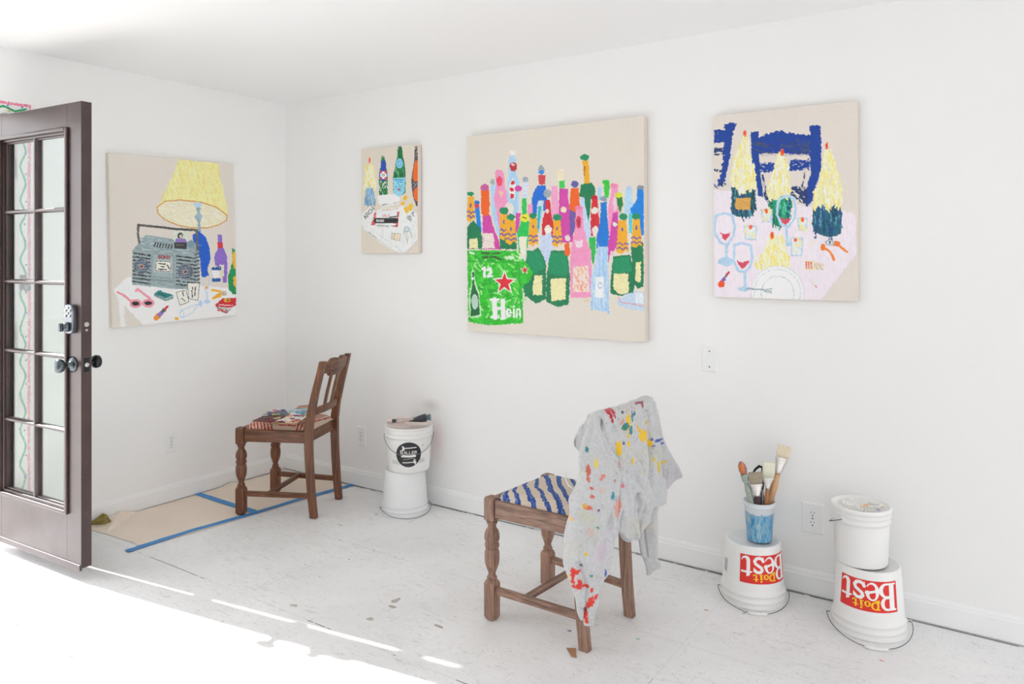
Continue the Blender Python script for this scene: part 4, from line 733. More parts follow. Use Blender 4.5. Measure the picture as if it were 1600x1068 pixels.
# keypad lock, knobs, latch
KX = DW - .062; KZ = .914
def knob(ys, y0, mat, nm):
    m = MB(); prof = [(.033, 0), (.034, .004), (.024, .009), (.013, .014), (.0115, .034), (.014, .038), (.025, .044), (.029, .054), (.027, .066), (.017, .073), (0, .0745)]
    m.lathe(prof, n=28); mt = Matrix.Translation((KX, y0, KZ)) @ Matrix.Rotation(PI / 2 * ys, 4, 'X'); return m.build(nm, mat, dr, 0, mt)
kf = knob(1, 0, M['pewter'], 'door_knob'); knob(-1, DT, M['black'], 'door_knob')
m = MB(); rr = []
for t in range(24):
    a = 2 * PI * t / 24; rr.append((KX + .034 * math.copysign(abs(math.cos(a)) ** .6, math.cos(a)), 1.108 + .062 * math.copysign(abs(math.sin(a)) ** .45, math.sin(a))))
m.prism(rr, lambda q: (q[0], 0, q[1]), lambda q: (q[0], -.022, q[1])); kp = m.build('keypad_lock', M['steel'], dr, .004)
for i, (dx, dz) in enumerate([(0, .046), (-.015, .036), (.015, .036), (-.015, .014), (.015, .014), (0, .025)]):
    m = MB(); m.lathe([(.0068, 0), (.0068, .003), (.004, .0045), (0, .0045)], n=14); m.build('key_button', M['pine'] if 0 else M['ferrule'], kp, 0, Matrix.Translation((KX + dx, -.022, 1.108 + dz)) @ Matrix.Rotation(PI / 2, 4, 'X'))
m = MB(); m.lathe([(.021, 0), (.021, .008), (.016, .012), (.015, .02), (0, .02)], n=24); m.box(-.006, .006, -.017, .017, .018, .034); m.build('thumb_turn', M['pewter'], kp, 0, Matrix.Translation((KX - .004, -.022, 1.075)) @ Matrix.Rotation(PI / 2, 4, 'X'))
m = MB(); m.box(KX - .032, KX + .032, DT, DT + .016, 1.03, 1.19); m.box(KX - .005, KX + .005, DT + .016, DT + .03, 1.06, 1.09); m.build('lock_housing', M['black'], dr, .004)
m = MB(); m.box(DW - .0005, DW + .0015, .010, .035, KZ - .03, KZ + .03); lp = m.build('latch_plate', M['black'], dr, .001)
m = MB(); m.lathe([(.009, 0), (.009, .006), (.006, .008), (0, .008)], n=16); m.build('latch_bolt', M['ferrule'], lp, 0, Matrix.Translation((DW, .0225, KZ)) @ Matrix.Rotation(PI / 2, 4, 'Y'))
m = MB(); m.lathe([(.010, 0), (.010, .003), (.004, .003), (.004, .001), (0, .001)], n=18); m.lathe([(.005, 0), (.005, .003), (0, .003)], c=(.024, 0, 0), n=12); m.build('deadbolt', M['ferrule'], dr, 0, Matrix.Translation((DW, .0225, 1.085)) @ Matrix.Rotation(PI / 2, 4, 'Y'))
for hz in (.25, 1.07, 1.87):
    m = MB(); m.box(-.003, .0, 0, DT + .012, hz - .04, hz + .04); m.lathe([(.007, -.04), (.007, .04)], c=(-.004, DT + .010, hz), n=12); m.lathe([(.005, -.046), (.008, -.042), (.008, -.04)], c=(-.004, DT + .010, hz), n=12); m.build('hinge', M['black'], dr)

# ---------------------------------------------------------------- wall plates
def plate(loc, rz, w, h, outlet, **kw):
    e = empty('power_outlet' if outlet else 'blank_wall_plate', loc, (0, 0, rz), **kw)
    m = MB(); m.hexa([(-w / 2, 0, -h / 2), (w / 2, 0, -h / 2), (w / 2, 0, h / 2), (-w / 2, 0, h / 2)], [(-w / 2 + .004, -.006, -h / 2 + .004), (w / 2 - .004, -.006, -h / 2 + .004), (w / 2 - .004, -.006, h / 2 - .004), (-w / 2 + .004, -.006, h / 2 - .004)])
    m.build('cover_plate', M['plate'], e, .0015)
    if outlet:
        for s in (1, -1):
            z = s * .0195; m = MB(); q = [(.0165 * math.copysign(min(1, abs(math.cos(a)) * 1.12), math.cos(a)), z + .0145 * math.sin(a)) for a in [2 * PI * i / 24 for i in range(24)]]
            m.prism(q, lambda p_: (p_[0], -.006, p_[1]), lambda p_: (p_[0], -.0078, p_[1])); so = m.build('socket_face', M['plate'], e)
            MB().box(-.0073, -.0055, -.0084, -.0076, z + .0005, z + .009).build('slot', M['slot'], so); MB().box(.0055, .0073, -.0084, -.0076, z + .0015, z + .009).build('slot', M['slot'], so)
            m = MB(); m.lathe([(.0026, 0), (.0026, .0008), (0, .0008)], n=12); m.v = [(a, -.0076 - c_, z - .0075 + b_) for (a, b_, c_) in m.v]
            m.build('slot', M['slot'], so)
    for z in ((0,) if outlet else (h / 2 - .024, -h / 2 + .024)):
        sc = MB(); sc.lathe([(.0034, .006), (.0034, .0068), (.001, .0072), (0, .0072)], n=14); sc.v = [(a, -c_, b_ + z) for (a, b_, c_) in sc.v]; sc.build('screw', M['wire'], e)
    return e
plate((.0, -.7928, .333), PI / 2, .074, .118, True, label='white power outlet on the left wall below the boombox painting', cat='outlet')
plate((.688, 0, .300), 0, .074, .118, True, label='white power outlet between the far chair and the bucket stack', cat='outlet')
plate((3.245, 0, .3125), 0, .088, .126, True, label='wide white power outlet between the two right-hand buckets', cat='outlet')
plate((2.816, 0, .925), 0, .07, .116, False, label='blank white wall plate with two screws under the rightmost painting', cat='wall plate')

# ---------------------------------------------------------------- chairs
def make_chair(loc, rz, wv, wx, wy, seatpic, label, seatlabel):
    e = empty('dining_chair', loc, (0, 0, rz), label=label, cat='chair')
    FX, FY, S = .183, -.197, .023
    for sx in (-1, 1):
        m = MB(); x, y = sx * FX, FY
        ch = .006
        sq = lambda a, z: [(x - a, y - a, z), (x + a, y - a, z), (x + a, y + a, z), (x - a, y + a, z)]
        def octo(a, z, c): return [(x - a + c, y - a, z), (x + a - c, y - a, z), (x + a, y - a + c, z), (x + a, y + a - c, z), (x + a - c, y + a, z), (x - a + c, y + a, z), (x - a, y + a - c, z), (x - a, y - a + c, z)]
        m.loft([octo(.015, 0, .005), octo(.020, .007, .005), octo(.0235, .014, .0045), octo(S + .0005, .135, .0035), octo(S - .002, .145, .006), octo(.016, .152, .008)], smooth=False)
        prof = [(.014, .150), (.019, .153), (.0205, .158), (.0185, .164), (.0145, .170), (.0155, .177), (.020, .192), (.0245, .212), (.0262, .232), (.0258, .252), (.0225, .266), (.0205, .269), (.0245, .274), (.0255, .281), (.0242, .288), (.0208, .292), (.0242, .298), (.0268, .308), (.026, .322), (.0225, .336), (.0178, .347), (.0168, .358), (.0195, .363), (.0215, .367), (.0215, .374)]
        prof = [(r_ * (1.1 if r_ > .022 else 1.0 if r_ > .019 else .94), z_) for r_, z_ in prof]; m.lathe(prof, (x, y, 0), 32)
        m.loft([octo(.016, .370, .008), octo(S - .001, .378, .004), octo(S, .384, .003), octo(S, .456, .003), octo(S - .003, .463, .004)], smooth=False)
        m.build('front_leg', wv, e)
    BX = .158
    path = [(.205, 0), (.192, .12), (.183, .25), (.178, .36), (.178, .455), (.190, .54), (.214, .65), (.240, .75), (.257, .822)]
    for sx in (-1, 1):
        m = MB(); rings = []
        for i, (y, z) in enumerate(path):
            d = .021 - .0055 * max(0, (z - .45) / .37) if z > .45 else .0185 + .0025 * z / .45; wdt = .0155
            x = sx * (BX + .004 * min(1, z / .4)); rings.append([(x - wdt, y - d, z), (x + wdt, y - d, z), (x + wdt, y + d, z), (x - wdt, y + d, z)])
        m.loft(rings, smooth=False); m.build('back_post', wv, e, .003)
    # aprons
    m = MB(); m.box(-FX + S, FX - S, FY - .018, FY + .002, .392, .456); m.build('front_apron', wx, e, .003)
    m = MB(); m.box(-BX + .014, BX - .014, .162, .182, .392, .452); m.build('rear_apron', wx, e, .003)
    for sx in (-1, 1):
        a = (sx * (FX + .014), FY + S); b_ = (sx * (BX + .013), .160); t = -sx * .019
        m = MB(); m.hexa([(a[0], a[1], .390), (b_[0], b_[1], .390), (b_[0] + t, b_[1], .390), (a[0] + t, a[1], .390)][::(1 if sx < 0 else -1)], [(a[0], a[1], .456), (b_[0], b_[1], .452), (b_[0] + t, b_[1], .452), (a[0] + t, a[1], .456)][::(1 if sx < 0 else -1)]); m.build('side_apron', wy, e, .003)
        a = (sx * FX, FY + S - .002); b_ = (sx * (BX + .002), .172)
        m = MB(); q = .009; m.hexa([(a[0] - q, a[1], .100), (a[0] + q, a[1], .100), (b_[0] + q, b_[1], .100), (b_[0] - q, b_[1], .100)], [(a[0] - q, a[1], .127), (a[0] + q, a[1], .127), (b_[0] + q, b_[1], .127), (b_[0] - q, b_[1], .127)]); m.build('side_stretcher', wy, e, .002)
    m = MB(); m.box(-FX + .016, FX - .016, -.055, -.037, .103, .127); m.build('cross_stretcher', wx, e, .002)
    # crest rail, bowed and shaped
    def rail(z0f, z1f, th, yb, bow, nm, n=20):
        m = MB(); rings = []
        for i in range(n + 1):
            t = -1 + 2 * i / n; x = t * (BX - .012); z0 = z0f(t); z1 = z1f(t); yy = lambda z: yb(z) + bow * (1 - t * t)
            rings.append([(x, yy(z0) - th, z0), (x, yy(z0) + th, z0), (x, yy(z1) + th, z1), (x, yy(z1) - th, z1)])
        m.loft(rings, smooth=False); return m.build(nm, wx, e, .003)
    yat = lambda z: np.interp(z, [q[1] for q in path], [q[0] for q in path])
    def smth(a): return .5 - .5 * math.cos(PI * min(1, max(0, a)))
    rail(lambda t: .752 - .022 * smth((.62 - abs(t)) / .2), lambda t: .812 + .016 * smth((.75 - abs(t)) / .25) - .011 * smth((.28 - abs(t)) / .22), .011, yat, .016, 'crest_rail', 28)
    rail(lambda t: .532, lambda t: .572, .010, yat, .016, 'lower_back_rail', 14)
    for sx in (-1, 1):
        m = MB(); x = sx * .042; rings = []
        for z in (.568, .65, .735): y = yat(z) + .016 * .92; rings.append([(x - .011, y - .006, z), (x + .011, y - .006, z), (x + .011, y + .006, z), (x - .011, y + .006, z)])
        m.loft(rings, smooth=False); m.build('back_slat', wv, e, .002)
    # upholstered drop-in pad
    hx = lambda T_: .172 - .022 * T_            # narrows to the back
    def fn(S_, T_, h):
        u = 2 * S_ - 1; v = 2 * T_ - 1; y = FY + .004 + T_ * .375 - .0; x = u * (.178 - .028 * T_)
        edge = np.minimum(1, (1 - np.abs(u)) * 5.5) * np.minimum(1, (1 - np.abs(v)) * 6); edge = np.clip(edge, 0, 1); dome = (1 - u ** 4 * .7) * (1 - v ** 4 * .7)
        # corners are cut back around the front legs and rear posts
        z = .453 + .017 * np.sin(edge * PI / 2) ** .8 + .018 * dome * edge + h * .3
        return np.stack([x * (1 - .07 * (np.abs(v) ** 10)), y, z], 1)
    s_ = seatpic.mesh('seat_pad', fn, M['vcloth'], e); tag(s_, seatlabel)
    m = MB(); m.box(-.155, .155, FY + .01, .16, .40, .452); m.build('seat_board', M['card'], e)
    return e
# blue stripes (near chair): picture x runs across the seat, y runs front to back
q = Pic(.36, .385, .0022, size=(360, 385), bg=(214, 200, 182)); q.rough = .005; q.dry = .16; BL = (44, 78, 150); R = random.Random(5)
for k_, (f_, g_) in enumerate([(.15, .08), (.29, .19), (.43, .32), (.60, .50), (.78, .67), (.99, .83), (1.22, .97), (1.5, 1.16), (1.8, 1.42), (2.1, 1.7)]):
    p0 = np.array([360 - f_ * 360, -4.]); p1 = np.array([366., g_ * 385]); pts = []
    for t in range(11):
        c_ = p0 + (p1 - p0) * t / 10; nrm = np.array([p1[1] - p0[1], -(p1[0] - p0[0])]); nrm = nrm / np.linalg.norm(nrm); c_ = c_ + nrm * (math.sin(t / 10 * PI) * 14 + R.uniform(-5, 5)); pts.append((c_[0], c_[1]))
    q.line(pts, 17 + R.uniform(-3, 5), BL, jit=.3, h=.0012); q.line([(x_, y_ + R.uniform(-6, 6)) for x_, y_ in pts], 6, (88, 118, 176), dry=.5)
chN = make_chair((2.49, -.722, 0), math.radians(-94), M['oakNv'], M['oakNx'], M['oakNy'], q, 'worn brown chair with a blue-striped seat, a paint-spattered sweatshirt over its back', 'seat pad of raw linen with hand-painted blue stripes')
q = Pic(.36, .385, .0022, size=(360, 385), bg=(204, 184, 164)); q.rough = .004; q.dry = .1; RD = (182, 36, 40)
for k_ in range(9): f_ = 14 + k_ * 21; q.line([(352 - f_ * 1.5, 0), (352 - f_ * .7, f_ * .35), (364, f_ * .95)], 6.5, RD, h=.001)
for x in range(338, 20, -19): q.line([(x, 200 - (338 - x) * .35), (x + R.uniform(-3, 3), 240), (x + R.uniform(-3, 3), 290)], 6, RD, h=.001)
for y in (308, 327, 346, 365): q.line([(x_, y + 5 * math.sin(x_ / 60 + y)) for x_ in range(0, 361, 30)], 6, RD, h=.001)
chF = make_chair((.622, -.462, .002), math.radians(-66.8), M['oakFv'], M['oakFx'], M['oakFy'], q, 'dark wooden chair with a red-striped seat and cardboard palettes, in the corner', 'seat pad of linen with thin hand-painted red stripes')

# cardboard palettes smeared with paint lying on the far chair
def palette(name, pts, cols, base, loc, rz, tilt, label, seed, group=None, cat='palette'):
    xs = [a for a, _ in pts]; ys_ = [b for _, b in pts]; x0, y0, x1, y1 = min(xs), min(ys_), max(xs), max(ys_)
    q = Pic(x1 - x0, y1 - y0, .003, size=(x1 - x0, y1 - y0), bg=base); q.k = 1; q.seed = seed; R = random.Random(seed); q.rough = .012; q.dry = .06
    for k in range(38): q.ell(R.uniform(0, x1 - x0), R.uniform(0, y1 - y0), R.uniform(.014, .04), R.uniform(.007, .02), R.choice(cols), rot=R.uniform(0, 3), jit=.2, h=R.uniform(.001, .004))
    ins = np.zeros(len(q.S), bool); X = q.X + x0; Y = q.Y + y0; j_ = len(pts) - 1
    for i in range(len(pts)):
        (xi, yi), (xj, yj) = pts[i], pts[j_]
        if yi != yj: ins ^= ((yi > Y) != (yj > Y)) & (X < (xj - xi) * (Y - yi) / (yj - yi) + xi)
        j_ = i
    q.on = ins
    lift = lambda X_, Y_: .0012 * np.sin(X_ * 22 + seed) + tilt * Y_ + .001 * np.sin(Y_ * 40)
    e = empty(name, loc, (0, 0, rz), label=label, cat=cat, group=group)
    q.mesh('paint_smears', lambda S_, T_, h: np.stack([X, Y, lift(X, Y) + .0042 + h * 1.4], 1), M['vcard'], e, only=True)
    m = MB(); n = len(pts); m.add([(a, b, float(lift(a, b))) for a, b in pts] + [(a, b, float(lift(a, b)) + .003) for a, b in pts], [tuple(range(n)), tuple(range(n, 2 * n))] + [(i, (i + 1) % n, n + (i + 1) % n, n + i) for i in range(n)]); m.build('cardboard', M['card'], e)
    return e
palC = dict(a=[(214, 186, 70), (238, 238, 232), (232, 226, 210), (120, 190, 222), (226, 150, 110), (150, 40, 100), (240, 240, 236)], b=[(130, 40, 56), (60, 50, 54), (44, 100, 80), (150, 60, 70), (210, 200, 120), (110, 30, 50)],
    c=[(80, 92, 130), (60, 110, 80), (150, 110, 140), (206, 140, 160), (70, 80, 120), (214, 206, 120), (230, 230, 230)], d=[(110, 190, 226), (240, 240, 240), (226, 140, 100), (70, 110, 110), (90, 110, 190), (150, 210, 230)])
ZP = .492
def on_z(u, v, z=0.): return unproj(u, v, FPX * (CAM[2] - z) / (v - HOR))
def on_x(u, v, x):
    a = unproj(u, v, 1.0) - Vector(CAM); return Vector(CAM) + a * ((x - CAM[0]) / a.x)
RIGHT = Vector((EX[0], EY[0], 0)); FWD = Vector((EX[1], EY[1], 0))
def pal_from(px, z, **kw):
    P_ = [on_z(360 + a / 8, 610 + b / 8, z) for a, b in px]; c = sum(P_, Vector()) / len(P_); kw['loc'] = (c.x, c.y, z)
    return palette(pts=[(q.x - c.x, q.y - c.y) for q in P_], rz=0, **kw)
pal_from([(820, 222), (880, 200), (1020, 186), (1060, 215), (1040, 238), (850, 240)], .500, name='cardboard_scrap', cols=[(172, 128, 98), (184, 140, 110), (200, 160, 130)], base=(176, 132, 102), tilt=0, label='bare brown cardboard piece at the back of the red-striped seat', seed=4, cat='cardboard')
pal_from([(700, 262), (820, 240), (1030, 236), (1060, 280), (1000, 318), (820, 332), (720, 318)], .5045, name='paint_palette', cols=palC['d'], base=(200, 214, 220), tilt=0, label='cardboard palette smeared light blue and orange, against the chair back', seed=11, group='cardboard palettes on the far chair')
pal_from([(380, 330), (470, 274), (550, 246), (680, 252), (745, 300), (640, 336), (500, 345)], .5085, name='paint_palette', cols=palC['c'], base=(96, 106, 126), tilt=0, label='cardboard palette covered in slate blue, green and pink paint', seed=23, group='cardboard palettes on the far chair')
pal_from([(268, 384), (400, 334), (560, 318), (690, 318), (640, 362), (560, 402), (490, 412), (380, 396)], .5125, name='paint_palette', cols=palC['b'], base=(120, 50, 60), tilt=0, label='cardboard palette smeared dark red and black, at the front of the red-striped seat', seed=31, group='cardboard palettes on the far chair')
pal_from([(548, 404), (620, 372), (700, 332), (820, 322), (960, 314), (992, 328), (920, 368), (850, 402), (800, 416), (640, 410)], .5165, name='paint_palette', cols=palC['a'], base=(222, 214, 190), tilt=0, label='cardboard palette with yellow, white and magenta paint, topmost on the pile', seed=47, group='cardboard palettes on the far chair')

# ---------------------------------------------------------------- sweatshirt over the near chair
from mathutils import noise as mn
sb = MB()
def lobe(rows, depth, b, n=28, ddep=0.):
    rings = []
    for i, r_ in enumerate(rows):
        v, uL, uR = r_[:3]; d = (r_[3] if len(r_) > 3 else depth + ddep * i / (len(rows) - 1)); bb = b if len(r_) < 5 else r_[4]
        c = unproj((uL + uR) / 2, v, d); a = (uR - uL) / 2 * d / FPX
        rings.append([c + RIGHT * (a * math.copysign(abs(math.cos(q)) ** .8, math.cos(q))) + FWD * (bb * math.copysign(abs(math.sin(q)) ** .8, math.sin(q))) for q in [2 * PI * k_ / n for k_ in range(n)]])
    sb.loft(rings)
# torso: inverted U over the crest rail (chair-local coordinates), hem to both sides
mC = Matrix.Translation((2.49, -.722, 0)) @ Matrix.Rotation(math.radians(-94), 4, 'Z')
def torso():
    nx_, n1 = 40, 34; outer = []; inner = []
    for i in range(nx_ + 1):
        t = i / nx_; x = .196 - .392 * t         # from the near end (+x is nearest the camera) to the far end
        crest = .842 + .003 * math.cos(t * 2 * PI); hem = np.interp(t, [0, .2, .38, .5, .72, 1], [.47, .42, .37, .36, .42, .45]); fr = np.interp(t, [0, .5, 1], [.66, .60, .66])
        ro = []; ri = []
        for j in range(n1 + 1):
            s = j / n1
            if s < .3: a = s / .3; y = .206 + .02 * a; z = fr + (crest - .03 - fr) * a
            elif s < .42: a = (s - .3) / .12 * PI; y = .262 - .036 * math.cos(a); z = crest - .03 + .03 * math.sin(a)
            else: a = (s - .42) / .58; y = .298 + .030 * a + .012 * math.sin(a * PI); z = crest - .03 + (hem - crest + .03) * a
            f = .011 * math.sin(t * 17 + s * 3) * max(0, s - .42) * 1.5 + .004 * math.sin(t * 31 + 2 * s)
            ro.append(mC @ Vector((x, y + f, z))); ri.append(mC @ Vector((x * .985, y + f - (.012 if s > .42 else (-.012 if s < .3 else 0)), z - (.012 if .3 <= s <= .42 else 0))))
        outer.append(ro); inner.append(ri)
    vs = [p_ for r_ in outer for p_ in r_] + [p_ for r_ in inner for p_ in r_]; K = n1 + 1; O = (nx_ + 1) * K; fs = []
    for i in range(nx_):
        for j in range(n1):
            a = i * K + j; fs.append((a, a + 1, a + K + 1, a + K)); fs.append((O + a, O + a + K, O + a + K + 1, O + a + 1))
    for j in range(n1): fs.append((j, O + j, O + j + 1, j + 1)); a = nx_ * K + j; fs.append((a, a + 1, O + a + 1, O + a))
    for i in range(nx_): a = i * K; fs.append((a, a + K, O + a + K, O + a)); a += n1; fs.append((a, O + a, O + a + K, a + K))
    sb.add(vs, fs, True)
def smth_(a): return .5 - .5 * math.cos(PI * min(1, max(0, a)))
torso()
lobe([(644, 926, 938, 2.59, .018), (649, 922, 940, 2.575, .026), (660, 919, 942, 2.56, .032), (677, 915, 945, 2.54, .036), (700, 909, 952, 2.52, .040), (718, 904, 965, 2.51, .044), (730, 901, 974, 2.50, .046), (755, 895, 977, 2.495, .048), (787, 890, 976, 2.485, .05), (815, 884, 968, 2.48, .05), (840, 881, 960, 2.47, .050), (874, 882, 953, 2.465, .047), (904, 886, 944, 2.46, .038), (927, 893, 934, 2.455, .028), (942, 898, 932, 2.455, .02)], 2.5, .05)
lobe([(930, 894, 914, 2.465, .018), (948, 899, 913, 2.46, .014), (962, 903, 912, 2.46, .009), (967, 906, 911, 2.46, .006)], 2.5, .01)
lobe([(925, 912, 934, 2.45, .018), (940, 914, 932, 2.45, .016), (955, 915, 930, 2.45, .015), (966, 914, 931, 2.45, .014), (975, 914, 931, 2.45, .012)], 2.5, .01)
lobe([(645, 924, 942, 2.62, .012), (650, 920, 940, 2.63, .012), (664, 909, 938, 2.645, .011), (680, 898, 936, 2.655, .010), (689, 892, 932, 2.66, .009), (698, 894, 928, 2.66, .009), (705, 905, 924, 2.66, .008)], 2.6, .012)
lobe([(623, 1002, 1014, 2.86, .018), (628, 1000, 1019, 2.87, .028), (636, 1000, 1025, 2.88, .032), (650, 1002, 1033, 2.90, .03), (686, 1008, 1044, 2.93, .024), (714, 1012, 1055, 2.95, .019), (732, 1014, 1063, 2.96, .014), (744, 1014, 1068.5, 2.965, .009), (748, 1014, 1066, 2.965, .009), (756, 1014, 1051, 2.96, .010), (768, 1012, 1038, 2.95, .012), (784, 1010, 1029, 2.94, .014), (800, 1008, 1027, 2.92, .016)], 2.88, .03)
lobe([(740, 990, 1022, 2.82, .03), (780, 992, 1027, 2.84, .034), (815, 994, 1028, 2.86, .032), (840, 999, 1027, 2.87, .028), (862, 1003, 1026, 2.87, .022), (874, 1007, 1026, 2.87, .018), (882, 1008, 1032, 2.87, .013), (886, 1008, 1033, 2.87, .012), (892, 1009, 1023, 2.87, .012), (901, 1009, 1016, 2.87, .009)], 2.85, .03)
lobe([(770, 960, 1006, 2.69, .03), (800, 962, 1005, 2.70, .03), (820, 966, 1003, 2.71, .026), (832, 970, 998, 2.715, .02), (840, 973, 990, 2.72, .014), (844, 976, 985, 2.72, .008)], 2.7, .03)
tmp = sb.build('sweatshirt_source', M['sweat']); rm = tmp.modifiers.new('r', 'REMESH'); rm.mode = 'VOXEL'; rm.voxel_size = .0036; rm.use_smooth_shade = True
sm_ = tmp.modifiers.new('s', 'SMOOTH'); sm_.iterations = 4; sm_.factor = .6
dg = bpy.context.evaluated_depsgraph_get(); me = bpy.data.meshes.new_from_object(tmp.evaluated_get(dg)); bpy.data.objects.remove(tmp)
nv = len(me.vertices); co = np.empty(nv * 3, np.float32); me.vertices.foreach_get('co', co); co = co.reshape(-1, 3); no = np.empty(nv * 3, np.float32); me.vertices.foreach_get('normal', no); no = no.reshape(-1, 3)
dsp = np.empty(nv, np.float32)
for i in range(nv):
    x, y, z = co[i]; a = x * RIGHT.x + y * RIGHT.y; d_ = x * FWD.x + y * FWD.y
    f1 = mn.noise((a * 11 + z * 4.5, d_ * 9, z * 3.2)); f2 = mn.noise((a * 26 - z * 10, d_ * 20, z * 8 + 5)); dsp[i] = ((.55 - abs(f1) * 3.4) * .012 + f2 * .004) * (1 if z < .76 else max(.12, 1 - (z - .76) / .05))
# fold lines pressed into the cloth where sleeve, body and flap meet
dpt = (co - np.array(CAM)) @ np.array([FWD.x, FWD.y, 0]); pu = 800 + FPX * ((co - np.array(CAM)) @ np.array([RIGHT.x, RIGHT.y, 0])) / dpt; pv = HOR - FPX * (co[:, 2] - CAM[2]) / dpt
vw = co - np.array(CAM); vw /= np.linalg.norm(vw, axis=1)[:, None]; facing = np.clip(-(no * vw).sum(1) * 2, 0, 1)
for pts_, dep_, wd_, rise_ in (([(940, 654), (944, 676), (953, 702), (968, 720), (975, 740), (974, 770), (970, 800), (965, 825)], .020, 3.2, .007), ([(1014, 636), (1016, 670), (1017, 710), (1018, 750), (1017, 790)], .020, 3.0, .006), ([(950, 650), (962, 676), (976, 700)], .008, 4, .004),
        ([(984, 740), (992, 770), (1003, 800)], .009, 4, .004), ([(925, 668), (918, 700), (912, 730)], .007, 5, .003), ([(1000, 800), (1006, 840), (1010, 870)], .010, 3, .004), ([(955, 800), (945, 850), (932, 900)], .006, 5, .003), ([(905, 880), (915, 915), (914, 950)], .010, 3.5, .004), ([(1040, 740), (1030, 755), (1020, 765)], .006, 4, .003)):
    D2 = np.full(nv, 1e9); SG = np.zeros(nv)
    for (ax, ay), (bx, by) in zip(pts_, pts_[1:]):
        ex_, ey_ = bx - ax, by - ay; t_ = np.clip(((pu - ax) * ex_ + (pv - ay) * ey_) / (ex_ ** 2 + ey_ ** 2), 0, 1); qx = pu - ax - t_ * ex_; qy = pv - ay - t_ * ey_; d_ = np.hypot(qx, qy); k_ = d_ < D2; D2[k_] = d_[k_]; SG[k_] = np.sign(qx)[k_]
    dsp += (facing * (-dep_ * np.exp(-(D2 / wd_) ** 2) + rise_ * np.exp(-((D2 - 8) / 5) ** 2) * (SG < 0))).astype(np.float32)
co += no * dsp[:, None]; me.vertices.foreach_set('co', co.ravel()); me.update()
me.materials.clear(); me.materials.append(M['sweat'])
bv = BVHTree.FromPolygons([tuple(c) for c in co], [tuple(p_.vertices) for p_ in me.polygons])
Rr = np.random.RandomState(2); A_ = co @ np.array([RIGHT.x, RIGHT.y, 0]); Z_ = co[:, 2]; D_ = co @ np.array([FWD.x, FWD.y, 0])
mar = vnoise(A_ * 500, Z_ * 160 + D_ * 100, 5) * .6 + vnoise(A_ * 170, Z_ * 300 + D_ * 200, 6) * .4; C_ = np.tile(np.array([197., 198., 199.]), (nv, 1)) + ((mar - .5) * 26)[:, None]
tint = vnoise(A_ * 14, Z_ * 9 + D_ * 5, 9); C_ += np.clip(tint - .55, 0, 1)[:, None] * np.array([0, -7, 0.]); tint = vnoise(A_ * 11 + 9, Z_ * 12 + D_ * 5, 19); C_ += np.clip(tint - .65, 0, 1)[:, None] * np.array([0, -4, -34.])
def splat(u, v, ru, rv, col, amt=.9, rg=.5, ang=0):
    o_ = Vector(CAM); dr_ = (unproj(u, v, 2.6) - o_).normalized(); hit = bv.ray_cast(o_, dr_)
    if hit[0] is None: return
    h_ = np.array(hit[0]); dep = (h_ - np.array(CAM)) @ np.array([FWD.x, FWD.y, 0]); dx = (A_ - h_ @ np.array([RIGHT.x, RIGHT.y, 0])) * FPX / dep; dz = -(Z_ - h_[2]) * FPX / dep; dd = D_ - h_ @ np.array([FWD.x, FWD.y, 0])
    c, s = math.cos(ang), math.sin(ang); a = (dx * c + dz * s) / (ru * 1.25 + .3); b_ = (-dx * s + dz * c) / (rv * 1.25 + .3); nz = vnoise(A_ * 190 + u, Z_ * 190, 7) * 1.0 + vnoise(A_ * 420, Z_ * 420 + v, 8) * .6
    w_ = (a * a + b_ * b_ + (nz - .8) * 2 * rg < 1) & (np.abs(dd) < .035); amt = amt if amt > .6 else amt * .6; C_[w_] = C_[w_] * (1 - amt) + np.array(col, float) * amt
Rd, Yw, Tq, Bl, Or, Gr, Pk = (186, 40, 52), (238, 190, 20), (40, 126, 140), (58, 82, 170), (214, 100, 80), (40, 140, 110), (226, 170, 196)
S8 = 5.935
def sp(x, y, rx, ry, col, **kw): splat(880 + x / S8, 610 + y / S8, rx / S8, ry / S8, col, **kw)
for a in ((400, 185, 34, 7), (440, 180, 40, 7), (465, 200, 8, 34), (430, 215, 30, 8), (445, 245, 8, 40), (458, 285, 6, 18)): sp(*a, Rd, ang=.5 if a[2] > a[3] else -.35)
sp(700, 112, 34, 5, (150, 60, 70)); sp(735, 130, 6, 20, (150, 60, 70)); sp(550, 200, 7, 8, (40, 50, 60))
for a in ((602, 270, 18, 40), (600, 320, 22, 30), (735, 405, 44, 20), (745, 430, 34, 26), (520, 530, 26, 50), (524, 575, 12, 26), (604, 410, 10, 26), (606, 490, 10, 20), (775, 300, 8, 22), (715, 370, 24, 10), (800, 495, 18, 18), (648, 650, 10, 26), (790, 462, 20, 12), (690, 340, 8, 12)): sp(*a, Yw)
for a in ((585, 335, 26, 24), (628, 365, 14, 28), (640, 240, 9, 36), (660, 210, 7, 18)): sp(*a, Tq)
sp(565, 345, 18, 16, (60, 130, 90)); sp(550, 290, 24, 10, (206, 140, 120), ang=-.8, amt=.7); sp(520, 310, 12, 40, (206, 150, 130), ang=.5, amt=.4); sp(470, 350, 20, 30, (140, 160, 160), ang=.6, amt=.35)
for a in ((880, 462, 34, 9), (905, 490, 26, 7), (840, 515, 14, 5), (822, 455, 10, 9), (560, 485, 10, 12), (900, 452, 20, 6)): sp(*a, Bl)
for a in ((930, 660, 26, 8), (845, 640, 14, 10), (880, 690, 9, 26), (890, 740, 8, 30), (915, 670, 16, 12), (960, 650, 10, 6)): sp(*a, (220, 190, 60), amt=.8)
